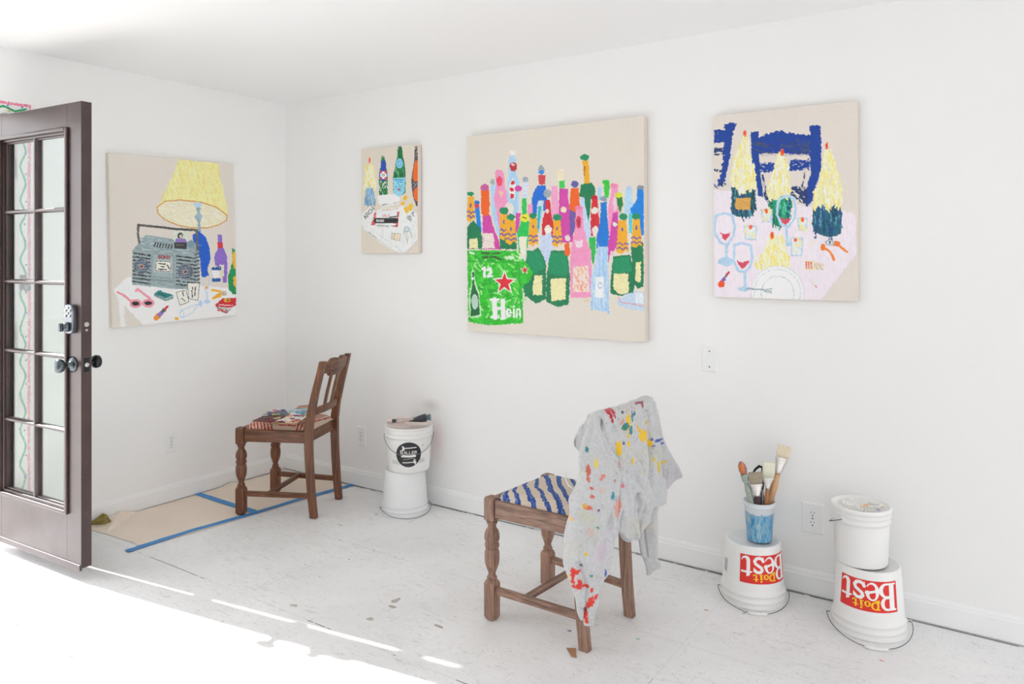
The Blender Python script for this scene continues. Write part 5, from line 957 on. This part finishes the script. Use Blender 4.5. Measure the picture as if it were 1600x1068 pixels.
sp(216, 545, 14, 16, Tq); sp(305, 675, 12, 36, (232, 206, 70)); sp(235, 740, 18, 40, (198, 96, 80)); sp(236, 820, 14, 20, (204, 110, 92)); sp(370, 790, 20, 14, (222, 130, 120)); sp(350, 820, 12, 10, (222, 130, 120)); sp(480, 835, 8, 8, Rd, amt=.6); sp(262, 903, 14, 8, Or); sp(266, 980, 22, 12, Or); sp(355, 920, 26, 20, (224, 170, 150), amt=.6); sp(552, 880, 14, 14, (222, 110, 130)); sp(460, 980, 12, 30, (50, 140, 160)); sp(500, 1000, 20, 16, (120, 170, 190), amt=.6); sp(520, 680, 8, 20, Rd, amt=.5)
sp(650, 180, 14, 40, (210, 160, 180), amt=.4); sp(620, 160, 40, 20, (214, 190, 196), amt=.4); sp(820, 215, 20, 12, (200, 160, 150), amt=.4); sp(560, 620, 30, 60, (200, 196, 150), amt=.3); sp(740, 760, 40, 10, (204, 200, 140), amt=.5); sp(690, 600, 8, 40, (200, 190, 150), amt=.4)
for k in range(90): sp(R.uniform(450, 830), R.uniform(130, 900), R.uniform(2, 6), R.uniform(2, 9), R.choice([(120, 110, 110), Yw, (200, 140, 140), (90, 120, 130), (190, 190, 150), (150, 100, 110)]), amt=.5)
S9 = 4.272
def s2(x, y, rx, ry, col, **kw): splat(870 + x / S9, 780 + y / S9, rx / S9, ry / S9, col, **kw)
for a in ((110, 500, 12, 34), (125, 485, 26, 12), (120, 545, 22, 20), (150, 570, 16, 26), (130, 585, 26, 10), (90, 578, 14, 8), (200, 575, 12, 8), (230, 685, 16, 26), (210, 705, 12, 20), (262, 650, 14, 14), (195, 780, 10, 34), (200, 810, 12, 14), (232, 606, 8, 14), (180, 575, 14, 6)): s2(*a, (222, 54, 40))
s2(128, 540, 7, 26, (206, 206, 204)); s2(208, 55, 20, 14, (222, 96, 80)); s2(188, 45, 12, 12, (226, 170, 60)); s2(200, 112, 44, 34, (196, 198, 160), amt=.55); s2(222, 215, 20, 26, (222, 170, 150), amt=.55); s2(410, 60, 20, 50, (222, 140, 120), amt=.7); s2(195, 365, 8, 8, Yw); s2(95, 128, 10, 8, (236, 180, 110)); s2(232, 508, 8, 6, Gr); s2(275, 188, 6, 6, Gr); s2(325, 490, 6, 18, Bl); s2(165, 440, 8, 5, (70, 60, 80)); s2(72, 508, 8, 8, (226, 200, 60)); s2(282, 72, 6, 6, (120, 60, 110)); s2(290, 350, 34, 60, (222, 190, 216), amt=.5); s2(640, 190, 30, 30, (222, 210, 190), amt=.5); s2(235, 810, 18, 16, (190, 190, 184), amt=.8)
for k in range(40): s2(R.uniform(60, 400), R.uniform(0, 620), R.uniform(2, 5), R.uniform(2, 6), R.choice([(180, 140, 150), (220, 150, 130), (130, 170, 190), (190, 190, 130)]), amt=.5)
setcol(me, C_); es = empty('sweatshirt', (2.76, -.74, .80), label='grey sweatshirt splashed with red and yellow paint, hung over the near chair', cat='sweatshirt')
o = bpy.data.objects.new('jersey_body', me); COL.objects.link(o); o.parent = es; o.matrix_parent_inverse = Matrix.Translation((-2.76, .74, -.80))
ds = MB(); ds.tube([unproj(884, 737, 2.62), unproj(884, 748, 2.60), unproj(888, 758, 2.58), unproj(896, 763, 2.56)], .0022, 6); o = ds.build('drawstring', M['trim'], es); o.matrix_parent_inverse = Matrix.Translation((-2.76, .74, -.80))

# ---------------------------------------------------------------- buckets
def bucket(u_axis, y, Rb, Rr_, H, z0, inv, mat, face_u=None, **kw):
    a = unproj(u_axis, 700, 1.0) - Vector(CAM); x = CAM[0] + a.x * (y - CAM[1]) / a.y
    e = empty('bucket', (x, y, z0), (0, 0, math.atan2(CAM[1] - y, CAM[0] - x) + PI / 2), **kw)   # local -y looks at the viewer
    r_ = lambda z: Rb + (Rr_ - Rb) * z / H
    prof = [(0, .004), (Rb - .012, .004), (Rb - .008, 0), (Rb - .003, .001), (Rb, .006), (r_(.7 * H), .7 * H), (r_(.765 * H), .765 * H), (r_(.77 * H) + .005, .775 * H), (r_(.79 * H) + .005, .795 * H), (r_(.8 * H) + .002, .805 * H), (r_(.87 * H) + .002, .87 * H), (r_(.875 * H) + .005, .878 * H), (r_(.895 * H) + .005, .9 * H), (r_(.905 * H) + .0015, .908 * H), (r_(.965 * H) + .0015, .965 * H), (Rr_ + .005, .972 * H), (Rr_ + .005, .995 * H), (Rr_ + .002, H), (Rr_ - .001, H), (Rr_ - .003, .99 * H), (Rb - .004, .01), (0, .01)]
    fl = (lambda P_: P_ * np.array([1, 1, -1]) + np.array([0, 0, H])) if inv else (lambda P_: P_)
    m = MB(); m.lathe(prof, n=64, caps=False); m.v = [tuple(fl(np.array(v))) for v in m.v]; m.build('shell', mat, e)
    return e, r_, H, inv
def wrap(pic, bk, z_top, hgt, th0, th1, name='label', mat='vlabel', off=.0007):
    e, r_, H, inv = bk       # z_top measured in the standing bucket's own height; text upright on the standing bucket
    def fn(S_, T_, h):
        z = z_top - T_ * hgt; th = np.radians(th0 + (th1 - th0) * (1 - S_ if inv else S_)); r0 = (r_(z) if not isinstance(r_(0), (int,)) else 0) + off
        x = r0 * np.sin(th); y = -r0 * np.cos(th); zz = (H - z) if inv else z
        return np.stack([x, y, zz], 1)
    return pic.mesh(name, fn, M[mat], e, only=True)
def bail(bk, hinge_ang, ze, B_, za, back=False, grip=.11, A=None, droop=1., nm='handle'):
    e, r_, H, inv = bk; A = A or r_(H * .85) + .009; ha = math.radians(hinge_ang); hd = Vector((math.cos(ha), math.sin(ha), 0)); ad = Vector((math.sin(ha), -math.cos(ha), 0)) * (-1 if back else 1)
    pts = [hd * (A * math.cos(t)) + ad * (B_ * math.sin(t)) + Vector((0, 0, ze + (za - ze) * math.sin(t) ** droop)) for t in [PI * i / 36 for i in range(37)]]
    pts = [hd * (A - .012) + Vector((0, 0, ze))] + pts + [hd * -(A - .012) + Vector((0, 0, ze))]
    m = MB(); m.tube(pts, .0016, 8); o = m.build(nm, M['wire'], e)
    if grip:
        gp = [p_ for i, p_ in enumerate(pts) if abs(i - 19) * (PI / 36) * B_ < grip]; m = MB(); m.tube(gp, .006, 12); m.build('grip', M['grip'], o)
    for s in (1, -1):
        m = MB(); m.lathe([(.011, 0), (.011, .004), (.005, .007), (0, .007)], n=14); p_ = hd * (s * (r_(H * .85) - 0)); m.build('handle_ear', M['bucket'], e, 0, Matrix.Translation((p_.x, p_.y, ze)) @ Matrix.Rotation(ha + (0 if s > 0 else PI), 4, 'Z') @ Matrix.Rotation(PI / 2, 4, 'Y'))
    return o
def best_label():
    q = Pic(.21, .108, .0007, size=(200, 105), bg=(226, 46, 40)); q.rough = 0; q.dry = 0; q.jit = 0; q.on[:] = True; RE = (226, 46, 40); W_ = (246, 246, 244); Y_ = (250, 206, 20); q.C[:] = RE
    P_, E_, L_, B_ = q.poly, q.ell, q.line, q.rect
    E_(38, 31, 23, 24, W_); E_(41, 75, 26, 25, W_); B_(12, 7, 40, 100, W_); B_(5, 7, 40, 13, W_); B_(5, 94, 40, 100, W_)
    E_(40, 31, 9, 16, RE); B_(31, 15, 40, 47, RE); E_(42, 75, 11, 18, RE); B_(31, 57, 42, 93, RE); P_([(58, 48), (72, 44), (72, 58), (58, 52)], RE)
    E_(88, 69, 22, 31, W_); E_(87, 58, 10, 15, RE); P_([(76, 68), (99, 60), (99, 64), (77, 73)], W_); E_(91, 80, 12, 13, RE); P_([(76, 70), (112, 60), (112, 66), (78, 75)], W_); P_([(99, 72), (116, 68), (116, 86), (101, 84)], RE)
    L_([(148, 58), (148, 45)], 4, W_); L_([(145, 50), (137, 43), (125, 43), (118, 51), (121, 60), (131, 67), (142, 74), (146, 84), (139, 94), (127, 96), (117, 91), (114, 84)], 11, W_); L_([(114, 97), (114, 82)], 4, W_)
    P_([(163, 30), (176, 24), (176, 84), (181, 92), (188, 90), (194, 82), (196, 85), (190, 97), (178, 101), (167, 98), (162, 88)], W_); P_([(154, 42), (163, 38), (196, 38), (196, 45), (154, 46)], W_)
    B_(67, 8, 74, 35, Y_); B_(63, 8, 80, 11, Y_); B_(63, 32, 80, 35, Y_); E_(79, 21.5, 13, 13.5, Y_); E_(79, 21.5, 6.5, 9.5, RE); B_(74, 12, 79, 31, RE); L_([(72, 34), (66, 40), (78, 38)], 4, Y_)
    E_(103, 26, 10, 10, Y_); E_(103, 26, 4, 7, RE); B_(119, 17, 126, 35, Y_); B_(116, 32, 129, 35, Y_); B_(116, 16, 124, 18.5, Y_); E_(122, 10, 4, 3.6, Y_); B_(137, 9, 143, 34, Y_); B_(131, 16, 151, 19, Y_); L_([(141, 32), (147, 34), (151, 30)], 4, Y_)
    return q
BHM = .238
bM = bucket(1176.5, -.150, .1075, .124, BHM, 0, True, M['bucket'], label='upturned white bucket with an upside-down red store label, under the brush cup', cat='bucket', group='upturned red-label buckets')
wrap(best_label(), bM, .138, .108, 27 - 52, 27 + 52)
q = Pic(.03, .05, .0007, size=(30, 50), bg=(236, 236, 234)); q.on[:] = True; q.rough = 0; q.dry = 0; q.jit = 0
for i in range(14): q.rect(3, 3 + 3.2 * i, 27, 3 + 3.2 * i + (1.8 if i % 3 else .9), (40, 42, 44))
q.rect(0, 0, 30, 1.6, (30, 30, 30)); q.rect(0, 48.4, 30, 50, (30, 30, 30)); wrap(q, bM, .125, .05, -72, -57, 'barcode')
gp = on_z(1205, 958) - bM[0].location; bail(bM, 6, .035, .165, .006, grip=.05, A=.137)
bRl = bucket(1357, -.150, .1085, .126, .240, 0, True, M['bucket'], label='upturned white bucket with an upside-down red store label, under the lidded bucket', cat='bucket', group='upturned red-label buckets')
wrap(best_label(), bRl, .137, .108, -52, 52); bail(bRl, 8, .035, .185, .006, grip=.05, A=.145)
q = Pic(.03, .02, .0012, size=(30, 20), bg=(40, 38, 36)); q.dry = .3; q.ell(9, 9, 8, 8, (44, 42, 40)); q.ell(21, 12, 8, 7, (50, 48, 46)); wrap(q, bRl, .215, .02, -68, -52, 'black_smear')
bRu = bucket(1345.5, -.158, .0905, .0985, .205, .2405, False, M['bucket'], label='small white lidded bucket with dots of dried paint on its lid, on the rightmost bucket', cat='bucket')
e = bRu[0]; m = MB(); m.lathe([(0, .2075), (.094, .2075), (.096, .2115), (.1015, .2125), (.1045, .210), (.1045, .199), (.1037, .198), (.1037, .2055), (0, .2055)], n=64, caps=False); ld = m.build('lid', M['bucket'], e)
q = Pic(.20, .20, .0012, size=(200, 200), bg=(236, 234, 226)); q.rough = .006; q.dry = .2
for a in ((100, 100, 84, 80, (238, 236, 228)),): q.ell(*a, dry=.55, h=.002, jit=.03)
for a in ((118, 98, 16, 8, (232, 176, 90)), (108, 128, 16, 7, (226, 196, 140)), (128, 60, 6, 8, (236, 170, 80)), (146, 78, 18, 5, (60, 76, 120)), (160, 142, 10, 5, (110, 90, 170)), (176, 96, 6, 8, (232, 206, 150)), (150, 120, 22, 4, (222, 222, 216)), (60, 120, 26, 12, (244, 242, 236))): q.ell(*a, h=.002)
q.mesh('dried_paint', lambda S_, T_, h: np.stack([(S_ - .5) * .185, (.5 - T_) * .185, .2073 + h * .8], 1), M['vlabel'], ld, only=True)
bail(bRu, -128, .170, .112, .12, back=False, grip=.03)
q = Pic(.05, .11, .001, size=(50, 110), bg=(0, 0, 0)); q.rough = .0006; q.dry = .15
for i in range(9): q.line([(6 + 4.4 * i, 4 + 3 * (i % 3)), (6 + 4.4 * i, 96 - 9 * (i % 4))], 1.6, (196, 196, 192))
wrap(q, bRu, .155, .11, -84, -52, 'faded_print')
bLl = bucket(633, -.170, .108, .122, .232, 0, True, M['bucketb'], label='plain white upturned bucket at the bottom of the stack by the corner', cat='bucket'); bail(bLl, 14, .035, .152, .006, grip=0, A=.138)
bLu = bucket(639, -.168, .1105, .1235, .236, .2325, False, M['bucket'], label='white bucket with a round black hammer logo, holding paint tubes', cat='bucket')
q = Pic(.20, .14, .0007, size=(200, 140), bg=(240, 240, 238)); q.rough = 0; q.dry = 0; q.jit = .02; KB = (44, 44, 46)
q.ell(100, 70, 66, 66, KB); q.line([(76, 36), (138, 33)], 5, (236, 236, 234)); q.poly([(66, 24), (76, 26), (80, 33), (78, 40), (82, 48), (64, 48), (70, 38)], (236, 236, 234)); q.line([(70, 112), (128, 110)], 5, (236, 236, 234)); q.poly([(126, 96), (140, 96), (134, 104), (142, 112), (134, 126), (130, 118), (124, 112)], (236, 236, 234))
q.rect(62, 72, 138, 84, (236, 236, 234)); q.text('B', 59, 66, 18, 3, (238, 238, 236), wid=.62); q.text('ALLER', 77, 66, 13.5, 2.8, (238, 238, 236), wid=.74, gap=.26); q.line([(74, 96), (86, 92), (96, 95), (104, 91), (120, 90), (132, 91)], 1.8, (220, 220, 220))
for (x0, x1, y_) in ((8, 38, 104), (8, 44, 111), (8, 52, 118), (160, 186, 96), (152, 188, 104), (146, 188, 112)):
    x = x0
    while x < x1: q.rect(x, y_, x + 3, y_ + 4, (70, 70, 72)); x += R.uniform(4, 6.4)
q.ell(176, 26, 3, 6, (60, 190, 110)); wrap(q, bLu, .172, .14, -52, 50, 'logo_print')
bail(bLu, 0, .192, .132, .098, grip=.042, A=.132)
m = MB(); m.lathe([(0, .226), (.112, .226), (.117, .229), (.1185, .2335), (.1195, .2335), (.1195, .228), (.118, .222), (0, .222)], n=64, caps=False); m.build('lid', M['lidpink'], bLu[0])
# tubes of paint lying across the stack top
def tube_of_paint(u0, v0, u1, v1, dep, r0, bodym, capm, label, ncap=.22):
    a = unproj(u0, v0, dep); b_ = unproj(u1, v1, dep); d_ = (b_ - a); Ln = d_.length; rot = d_.to_track_quat('Z', 'Y').to_matrix().to_4x4(); e = empty('paint_tube', a, label=label, cat='paint tube', group='paint tubes on the black-logo bucket'); e.matrix_world = Matrix.Translation(a) @ rot
    m = MB(); c0 = Ln * ncap; rings = []
    for i in range(9):
        t = i / 8; z = c0 + (Ln - c0) * t; w_ = r0 * (1 + .35 * t); th = r0 * max(.14, 1 - t ** 1.5 * .86)
        rings.append([(w_ * math.cos(q_) + .002 * math.sin(i * 2 + q_ * 3), th * math.sin(q_), z) for q_ in [2 * PI * k_ / 20 for k_ in range(20)]])
    rings.insert(0, [(p_[0] * .45, p_[1] * .45, c0 - .003) for p_ in rings[0]]); m.loft(rings); m.build('tube_body', bodym, e)
    m = MB(); m.lathe([(r0 * .72, 0), (r0 * .78, .002), (r0 * .6, c0 - .003), (r0 * .5, c0)], n=18); m.build('cap', capm, e)
    return e
tube_of_paint(673, 651, 640, 656.5, 4.02, .022, M['tubeblk'], M['tubeblue'], 'black tube of paint with a grey cap lying on top of the bucket stack')
tube_of_paint(613, 657.5, 646, 654.5, 3.985, .014, M['tubepaint'], M['tubeblk'], 'paint-smeared tube with a black cap lying on top of the bucket stack')
tube_of_paint(604, 657, 642, 652, 4.09, .015, M['lidpink'], M['lidpink'], 'pink-smeared crumpled tube at the back of the bucket stack')

# cup and brushes
YC_ = -.155; a = unproj(1186.5, 700, 1.) - Vector(CAM); cx = CAM[0] + a.x * (YC_ - CAM[1]) / a.y; cz = BHM + .001
cup = empty('plastic_cup', (cx, YC_, cz), label='plastic cup streaked with blue paint, holding brushes', cat='cup')
m = MB(); m.lathe([(0, .003), (.040, .003), (.042, 0), (.047, .001), (.0485, .006), (.0575, .137), (.0600, .139), (.0600, .141), (.0590, .142), (.0615, .152), (.0630, .1545), (.0615, .157), (.0590, .156), (.0470, .008), (0, .006)], n=48, caps=False); m.build('cup_wall', M['cup'], cup)
DC = (Vector((cx, YC_, 0)) - Vector(CAM)).dot(FWD)
def brush(u0, v0, u1, v1, dep0, dep1, head, hw, hl, fl_, hm, fm, bm_, label, hwid=.006, flat=True, neck=.5):
    # (u0,v0): tip of the bristles, (u1,v1): where the handle passes the cup's rim; the handle carries on down into the cup
    a = unproj(u0, v0, DC + dep0); b_ = unproj(u1, v1, DC + dep1); d_ = (a - b_); up = d_.normalized(); zc = cz + .012; tt = 0.
    while tt < (b_.z - zc) / up.z:
        q_ = b_ - up * tt; rx = Vector((q_.x - cx, q_.y - YC_)); out_ = rx.dot(Vector((-up.x, -up.y))) > 0
        if out_ and rx.length > .044 + .0105 * (q_.z - cz) / .14 - hwid: break
        tt += .002
    foot = b_ - up * tt
    L_ = (a - foot).length; x_ = (RIGHT - up * RIGHT.dot(up)).normalized(); y_ = up.cross(x_); mt = Matrix(((x_.x, y_.x, up.x, foot.x), (x_.y, y_.y, up.y, foot.y), (x_.z, y_.z, up.z, foot.z), (0, 0, 0, 1)))
    e = empty('paintbrush', foot, label=label, cat='brush', group='brushes in the blue-streaked cup'); e.matrix_world = mt
    zb = L_ - hl; zf = zb - fl_
    m = MB(); m.lathe([(.0025, 0), (hwid * .7, .008), (hwid, zf * .45), (hwid * 1.15, zf * .8), (hwid * .75, zf)], n=16, sy=.75); m.build('handle', hm, e)
    el = lambda w_, t, z, n=20: [(w_ * math.copysign(abs(math.cos(q_)) ** .7, math.cos(q_)), t * math.copysign(abs(math.sin(q_)) ** .7, math.sin(q_)), z) for q_ in [2 * PI * k_ / n for k_ in range(n)]]
    th = .006 if flat else hw
    m = MB(); m.loft([el(hwid * .85, hwid * .8, zf - .006), el(hwid * .85, hwid * .8, zf), el(hwid * 1.2, hwid * .7, zf + fl_ * .15), el(hw * .93, th, zb - .006), el(hw * .95, th, zb - .004), el(hw * .95, th * .9, zb)]); m.build('ferrule', fm, e)
    m = MB()
    if flat:
        n = 36; R_ = random.Random(int(u0))
        m.loft([el(hw * .93, th * .85, zb - .002), el(hw, th * 1.0, zb + hl * .35), el(hw * 1.04, th * .9, zb + hl * .8), el(hw * 1.04, th * .6, L_ - .004), el(hw * .98, th * .3, L_ - .001)])
        for i in range(n):
            t = -1 + 2 * i / (n - 1); m.tube([(t * hw * .9, R_.uniform(-.003, .003), zb + hl * .5), (t * hw * 1.02 + R_.uniform(-.001, .001), R_.uniform(-.004, .004), L_ + R_.uniform(-.003, .003))], [.0011, .0005], 5)
    else: m.lathe([(hw * .8, zb - .002), (hw * 1.15, zb + hl * .35), (hw * 1.05, zb + hl * .65), (hw * .5, zb + hl * .93), (0, L_)], n=18, sy=.8)
    m.build('bristles', bm_, e); return e
brush(1157, 720, 1172, 776, .0, -.02, 0, .0145, .052, .030, M['handlepaint'], M['handlepaint'], M['tipmix'], 'round brush with a purple and orange tip, leftmost in the cup', .0115, False)
brush(1180, 737, 1183, 776, -.02, -.03, 0, .027, .046, .042, M['darktip'], M['ferrule'], M['bristle3'], 'short flat brush with stiff grey-brown bristles in the cup', .012)
brush(1202, 721, 1198, 776, -.005, -.015, 0, .025, .062, .040, M['orangehandle'], M['ferrule'], M['bristle2'], 'flat brush with pale cream bristles and an orange-brown handle', .0085)
brush(1227, 696, 1205, 776, .01, -.005, 0, .0265, .048, .060, M['pine'], M['ferrule'], M['bristle'], 'tall flat brush with clean bristles and a pine handle, tilted right', .0125)
brush(1191, 742, 1192, 776, .012, .0, 0, .006, .03, .02, M['handlepaint'], M['tubeblk'], M['darktip'], 'thin dark brush squeezed between the flat brushes', .0045, False)
ek = empty('wire_brush_handle', (cx, YC_, cz + .05), label='curved black handle sticking up behind the grey-bristled brush', cat='tool handle', group=None)
m = MB(); b0 = unproj(1190, 774, DC + .03); m.tube([b0 - Vector((0, 0, .12)), b0, unproj(1191, 745, DC + .035), unproj(1192, 730, DC + .035), unproj(1186, 728, DC + .03), unproj(1180, 733, DC + .03), unproj(1177, 738, DC + .03)], [.005, .005, .0055, .006, .006, .005, .004], 10)
o = m.build('handle_grip', M['black'], ek); o.matrix_parent_inverse = Matrix.Translation((-cx, -YC_, -cz - .05))

# ---------------------------------------------------------------- floor paper, tape, leaves
def sheet(name, pts, mat, z0, amp, seed, thick=.0006, cuts=4, **kw):
    c = sum((Vector(p_) for p_ in pts), Vector()) / len(pts); c.z = 0; bm = bmesh.new(); vs = [bm.verts.new(Vector(p_) - c) for p_ in pts]; f = bm.faces.new(vs); bmesh.ops.triangulate(bm, faces=[f])
    for _ in range(cuts): bmesh.ops.subdivide_edges(bm, edges=[e_ for e_ in bm.edges if e_.calc_length() > .05], cuts=1, use_grid_fill=True); bmesh.ops.triangulate(bm, faces=bm.faces[:])
    for v in bm.verts: v.co.z += z0 + amp * (.5 + .5 * mn.noise((v.co.x * 7 + seed, v.co.y * 7, seed)))
    bmesh.ops.recalc_face_normals(bm, faces=bm.faces)
    if bm.faces[:][0].normal.z < 0: bmesh.ops.reverse_faces(bm, faces=bm.faces[:])
    me = bpy.data.meshes.new(name); bm.to_mesh(me); bm.free(); me.materials.append(mat); o = bpy.data.objects.new(name, me); COL.objects.link(o); o.location = c
    s = o.modifiers.new('t', 'SOLIDIFY'); s.thickness = thick; s.offset = 1; return tag(o, **kw)
Z = lambda u, v: on_z(u, v, 0)
sheet('kraft_paper', [Z(138, 826), Z(140, 816), Vector((.017, -1.17, .012)), Vector((.016, -1.085, .030)), Vector((.019, -1.0, .002)), Vector((.020, -.64, 0)), Vector((.30, -.642, 0)), Vector((.578, -.655, 0)), Vector((.545, -1.0, 0)), Z(226, 853), Z(216, 853), Z(207, 847), Z(194, 844), Z(165, 834), Z(150, 830)], M['kraft'], .0012, .0022, 1, label='brown kraft paper sheet taped to the floor behind the door', cat='paper')
sheet('kraft_paper', [Vector((.020, -.632, 0)), Vector((.019, -.5, 0)), Vector((.018, -.42, .016)), Vector((.022, -.36, .001)), Vector((.022, -.2, 0)), Vector((.022, -.03, 0)), Vector((.05, -.022, 0)), Vector((.35, -.03, 0)), Vector((.62, -.035, 0)), Vector((.60, -.35, 0)), Vector((.578, -.648, 0)), Vector((.30, -.635, 0))], M['kraft'], .0012, .0022, 5, label='brown kraft paper sheet taped to the floor under the corner chair', cat='paper')
def tape(pts, w_, z, seed, **kw):
    m = MB(); P_ = []
    for i, q_ in enumerate(pts[:-1]):
        for k_ in range(6): P_.append(q_.lerp(pts[i + 1], k_ / 6))
    P_.append(pts[-1]); c = P_[len(P_) // 2].copy(); c.z = 0; R_ = random.Random(seed); n = len(P_); vs = []
    for i, q_ in enumerate(P_):
        d_ = (P_[min(n - 1, i + 1)] - P_[max(0, i - 1)]).normalized(); s_ = Vector((-d_.y, d_.x, 0)); k_ = w_ * (1 + R_.uniform(-.07, .07)); zz = z + .0006 * math.sin(i * 1.7)
        vs += [q_ - c + s_ * k_ + Vector((0, 0, zz)), q_ - c - s_ * k_ + Vector((0, 0, zz)), q_ - c - s_ * k_ + Vector((0, 0, zz + .0006)), q_ - c + s_ * k_ + Vector((0, 0, zz + .0006))]
    fs = []
    for i in range(n - 1):
        for k_ in range(4): fs.append((i * 4 + k_, i * 4 + (k_ + 1) % 4, (i + 1) * 4 + (k_ + 1) % 4, (i + 1) * 4 + k_))
    fs += [(3, 2, 1, 0), (4 * n - 4, 4 * n - 3, 4 * n - 2, 4 * n - 1)]; m.add(vs, fs); o = m.build('masking_tape', M['blueTape']); o.location = c; return tag(o, **kw)
tape([Z(198, 862), Z(228, 852), Z(300, 829.5), Z(400, 801.5), Z(470, 780), Z(552, 757.5)], .019, .0042, 2, label='long strip of blue tape along the outer edge of the floor paper', cat='tape')
tape([Z(293, 768), Z(318, 775), Z(345, 784), Z(403, 802)], .021, .0052, 3, label='short strip of blue tape across the floor paper to the wall', cat='tape')
def leaf(px, r_, hgt, mat, seed, rot, **kw):
    c = on_z(*px, 0); m = MB(); n = 12; R_ = random.Random(seed); rows = []
    for i in range(n + 1):
        t = i / n; w_ = r_ * .55 * math.sin(PI * min(1, t * 1.02)) ** .7 * (1 + .18 * math.sin(t * 19)); rows.append([(-r_ + 2 * r_ * t, w_ * s_, .002 + hgt * (abs(s_) ** 1.4) * (.4 + .6 * math.sin(t * 3)) + .1 * hgt * math.sin(t * 9 + s_ * 3)) for s_ in (-1, -.66, -.33, 0, .33, .66, 1)])
    vs = [p_ for r2 in rows for p_ in r2]; fs = [(i * 7 + j_, i * 7 + j_ + 1, (i + 1) * 7 + j_ + 1, (i + 1) * 7 + j_) for i in range(n) for j_ in range(6)]; m.add(vs, fs, True); m.tube([(r_ * .9, 0, .003), (r_ * 1.25, .004, .004)], .0012, 6)
    o = m.build('dry_leaf', mat); o.location = c; o.rotation_euler = (0, 0, rot); s = o.modifiers.new('t', 'SOLIDIFY'); s.thickness = .0006; return tag(o, **kw)
o = leaf((158, 821), .047, .045, M['leaf'], 1, .75, label='curled yellow-green dry leaf beside the open door', cat='leaf'); o.location.z = .004
o = leaf((393, 745), .024, .012, M['leafb'], 2, .5, label='small brown crumpled leaf on the floor paper by the left wall', cat='leaf'); o.location.z = .004
sc_ = [Z(885, 1013), Z(900, 1013.5), Z(901, 1028), Z(893, 1026)]
sheet('cardboard_scrap', sc_, M['card'], .0008, .002, 3, .002, 1, label='small torn brown cardboard scrap on the floor by the near chair leg', cat='cardboard')

# ---------------------------------------------------------------- light, sky, camera
cam = bpy.data.cameras.new('camera'); co_ = bpy.data.objects.new('camera', cam); COL.objects.link(co_); co_.location = CAM; co_.rotation_euler = (PI / 2, 0, YAW)
cam.sensor_width = 36; cam.lens = 36 * FPX / 1600; cam.shift_y = -(534 - HOR) / 1600; cam.clip_start = .05; scn.camera = co_
el_ = math.radians(38.8); az = math.atan(.15); sd = Vector((math.cos(el_) * math.cos(az), math.cos(el_) * math.sin(az), -math.sin(el_)))
sl = bpy.data.lights.new('sun', 'SUN'); sl.energy = SUN_E; sl.angle = math.radians(.55); sl.color = (1, .972, .965); so_ = bpy.data.objects.new('sun', sl); COL.objects.link(so_); so_.rotation_euler = sd.to_track_quat('-Z', 'Y').to_euler()
wd = bpy.data.worlds.new('sky'); scn.world = wd; wd.use_nodes = True; bgn = wd.node_tree.nodes['Background']; nt = wd.node_tree
tcw = nt.nodes.new('ShaderNodeTexCoord'); spw = nt.nodes.new('ShaderNodeSeparateXYZ'); nt.links.new(tcw.outputs['Generated'], spw.inputs[0])
rw = nt.nodes.new('ShaderNodeValToRGB'); rw.color_ramp.elements[0].position = .35; rw.color_ramp.elements[0].color = (.88, .86, .86, 1); rw.color_ramp.elements[1].position = 1; rw.color_ramp.elements[1].color = (.80, .83, .90, 1)
mw = nt.nodes.new('ShaderNodeMath'); mw.operation = 'MULTIPLY_ADD'; mw.inputs[1].default_value = .5; mw.inputs[2].default_value = .5; nt.links.new(spw.outputs['Z'], mw.inputs[0]); nt.links.new(mw.outputs[0], rw.inputs[0]); nt.links.new(rw.outputs[0], bgn.inputs[0]); bgn.inputs[1].default_value = SKY_E
def portal(loc, rot, sx, sy):
    l = bpy.data.lights.new('sky_portal', 'AREA'); l.shape = 'RECTANGLE'; l.size = sx; l.size_y = sy; l.cycles.is_portal = True; o = bpy.data.objects.new('sky_portal', l); COL.objects.link(o); o.location = loc; o.rotation_euler = rot
for (a0, a1, z0, z1) in WF: portal(((a0 + a1) / 2, YF - .01, (z0 + z1) / 2), (PI / 2, 0, 0), a1 - a0, z1 - z0)
for (a0, a1, z0, z1) in WR: portal((XR + .01, (a0 + a1) / 2, (z0 + z1) / 2), (PI / 2, 0, PI / 2), a1 - a0, z1 - z0)
portal((-.06, (JY + OE) / 2, OH / 2), (PI / 2, 0, -PI / 2), JY - OE, OH)
scn.view_settings.view_transform = 'Standard'; scn.view_settings.look = 'None'; scn.view_settings.gamma = 1; scn.view_settings.use_curve_mapping = False; scn.view_settings.exposure = EXPO
cy_ = scn.cycles; cy_.use_denoising = True; cy_.max_bounces = 14; cy_.diffuse_bounces = 8; cy_.use_adaptive_sampling = True; cy_.adaptive_threshold = .015; cy_.transparent_max_bounces = 12; cy_.caustics_reflective = False; cy_.caustics_refractive = False; cy_.sample_clamp_indirect = 8
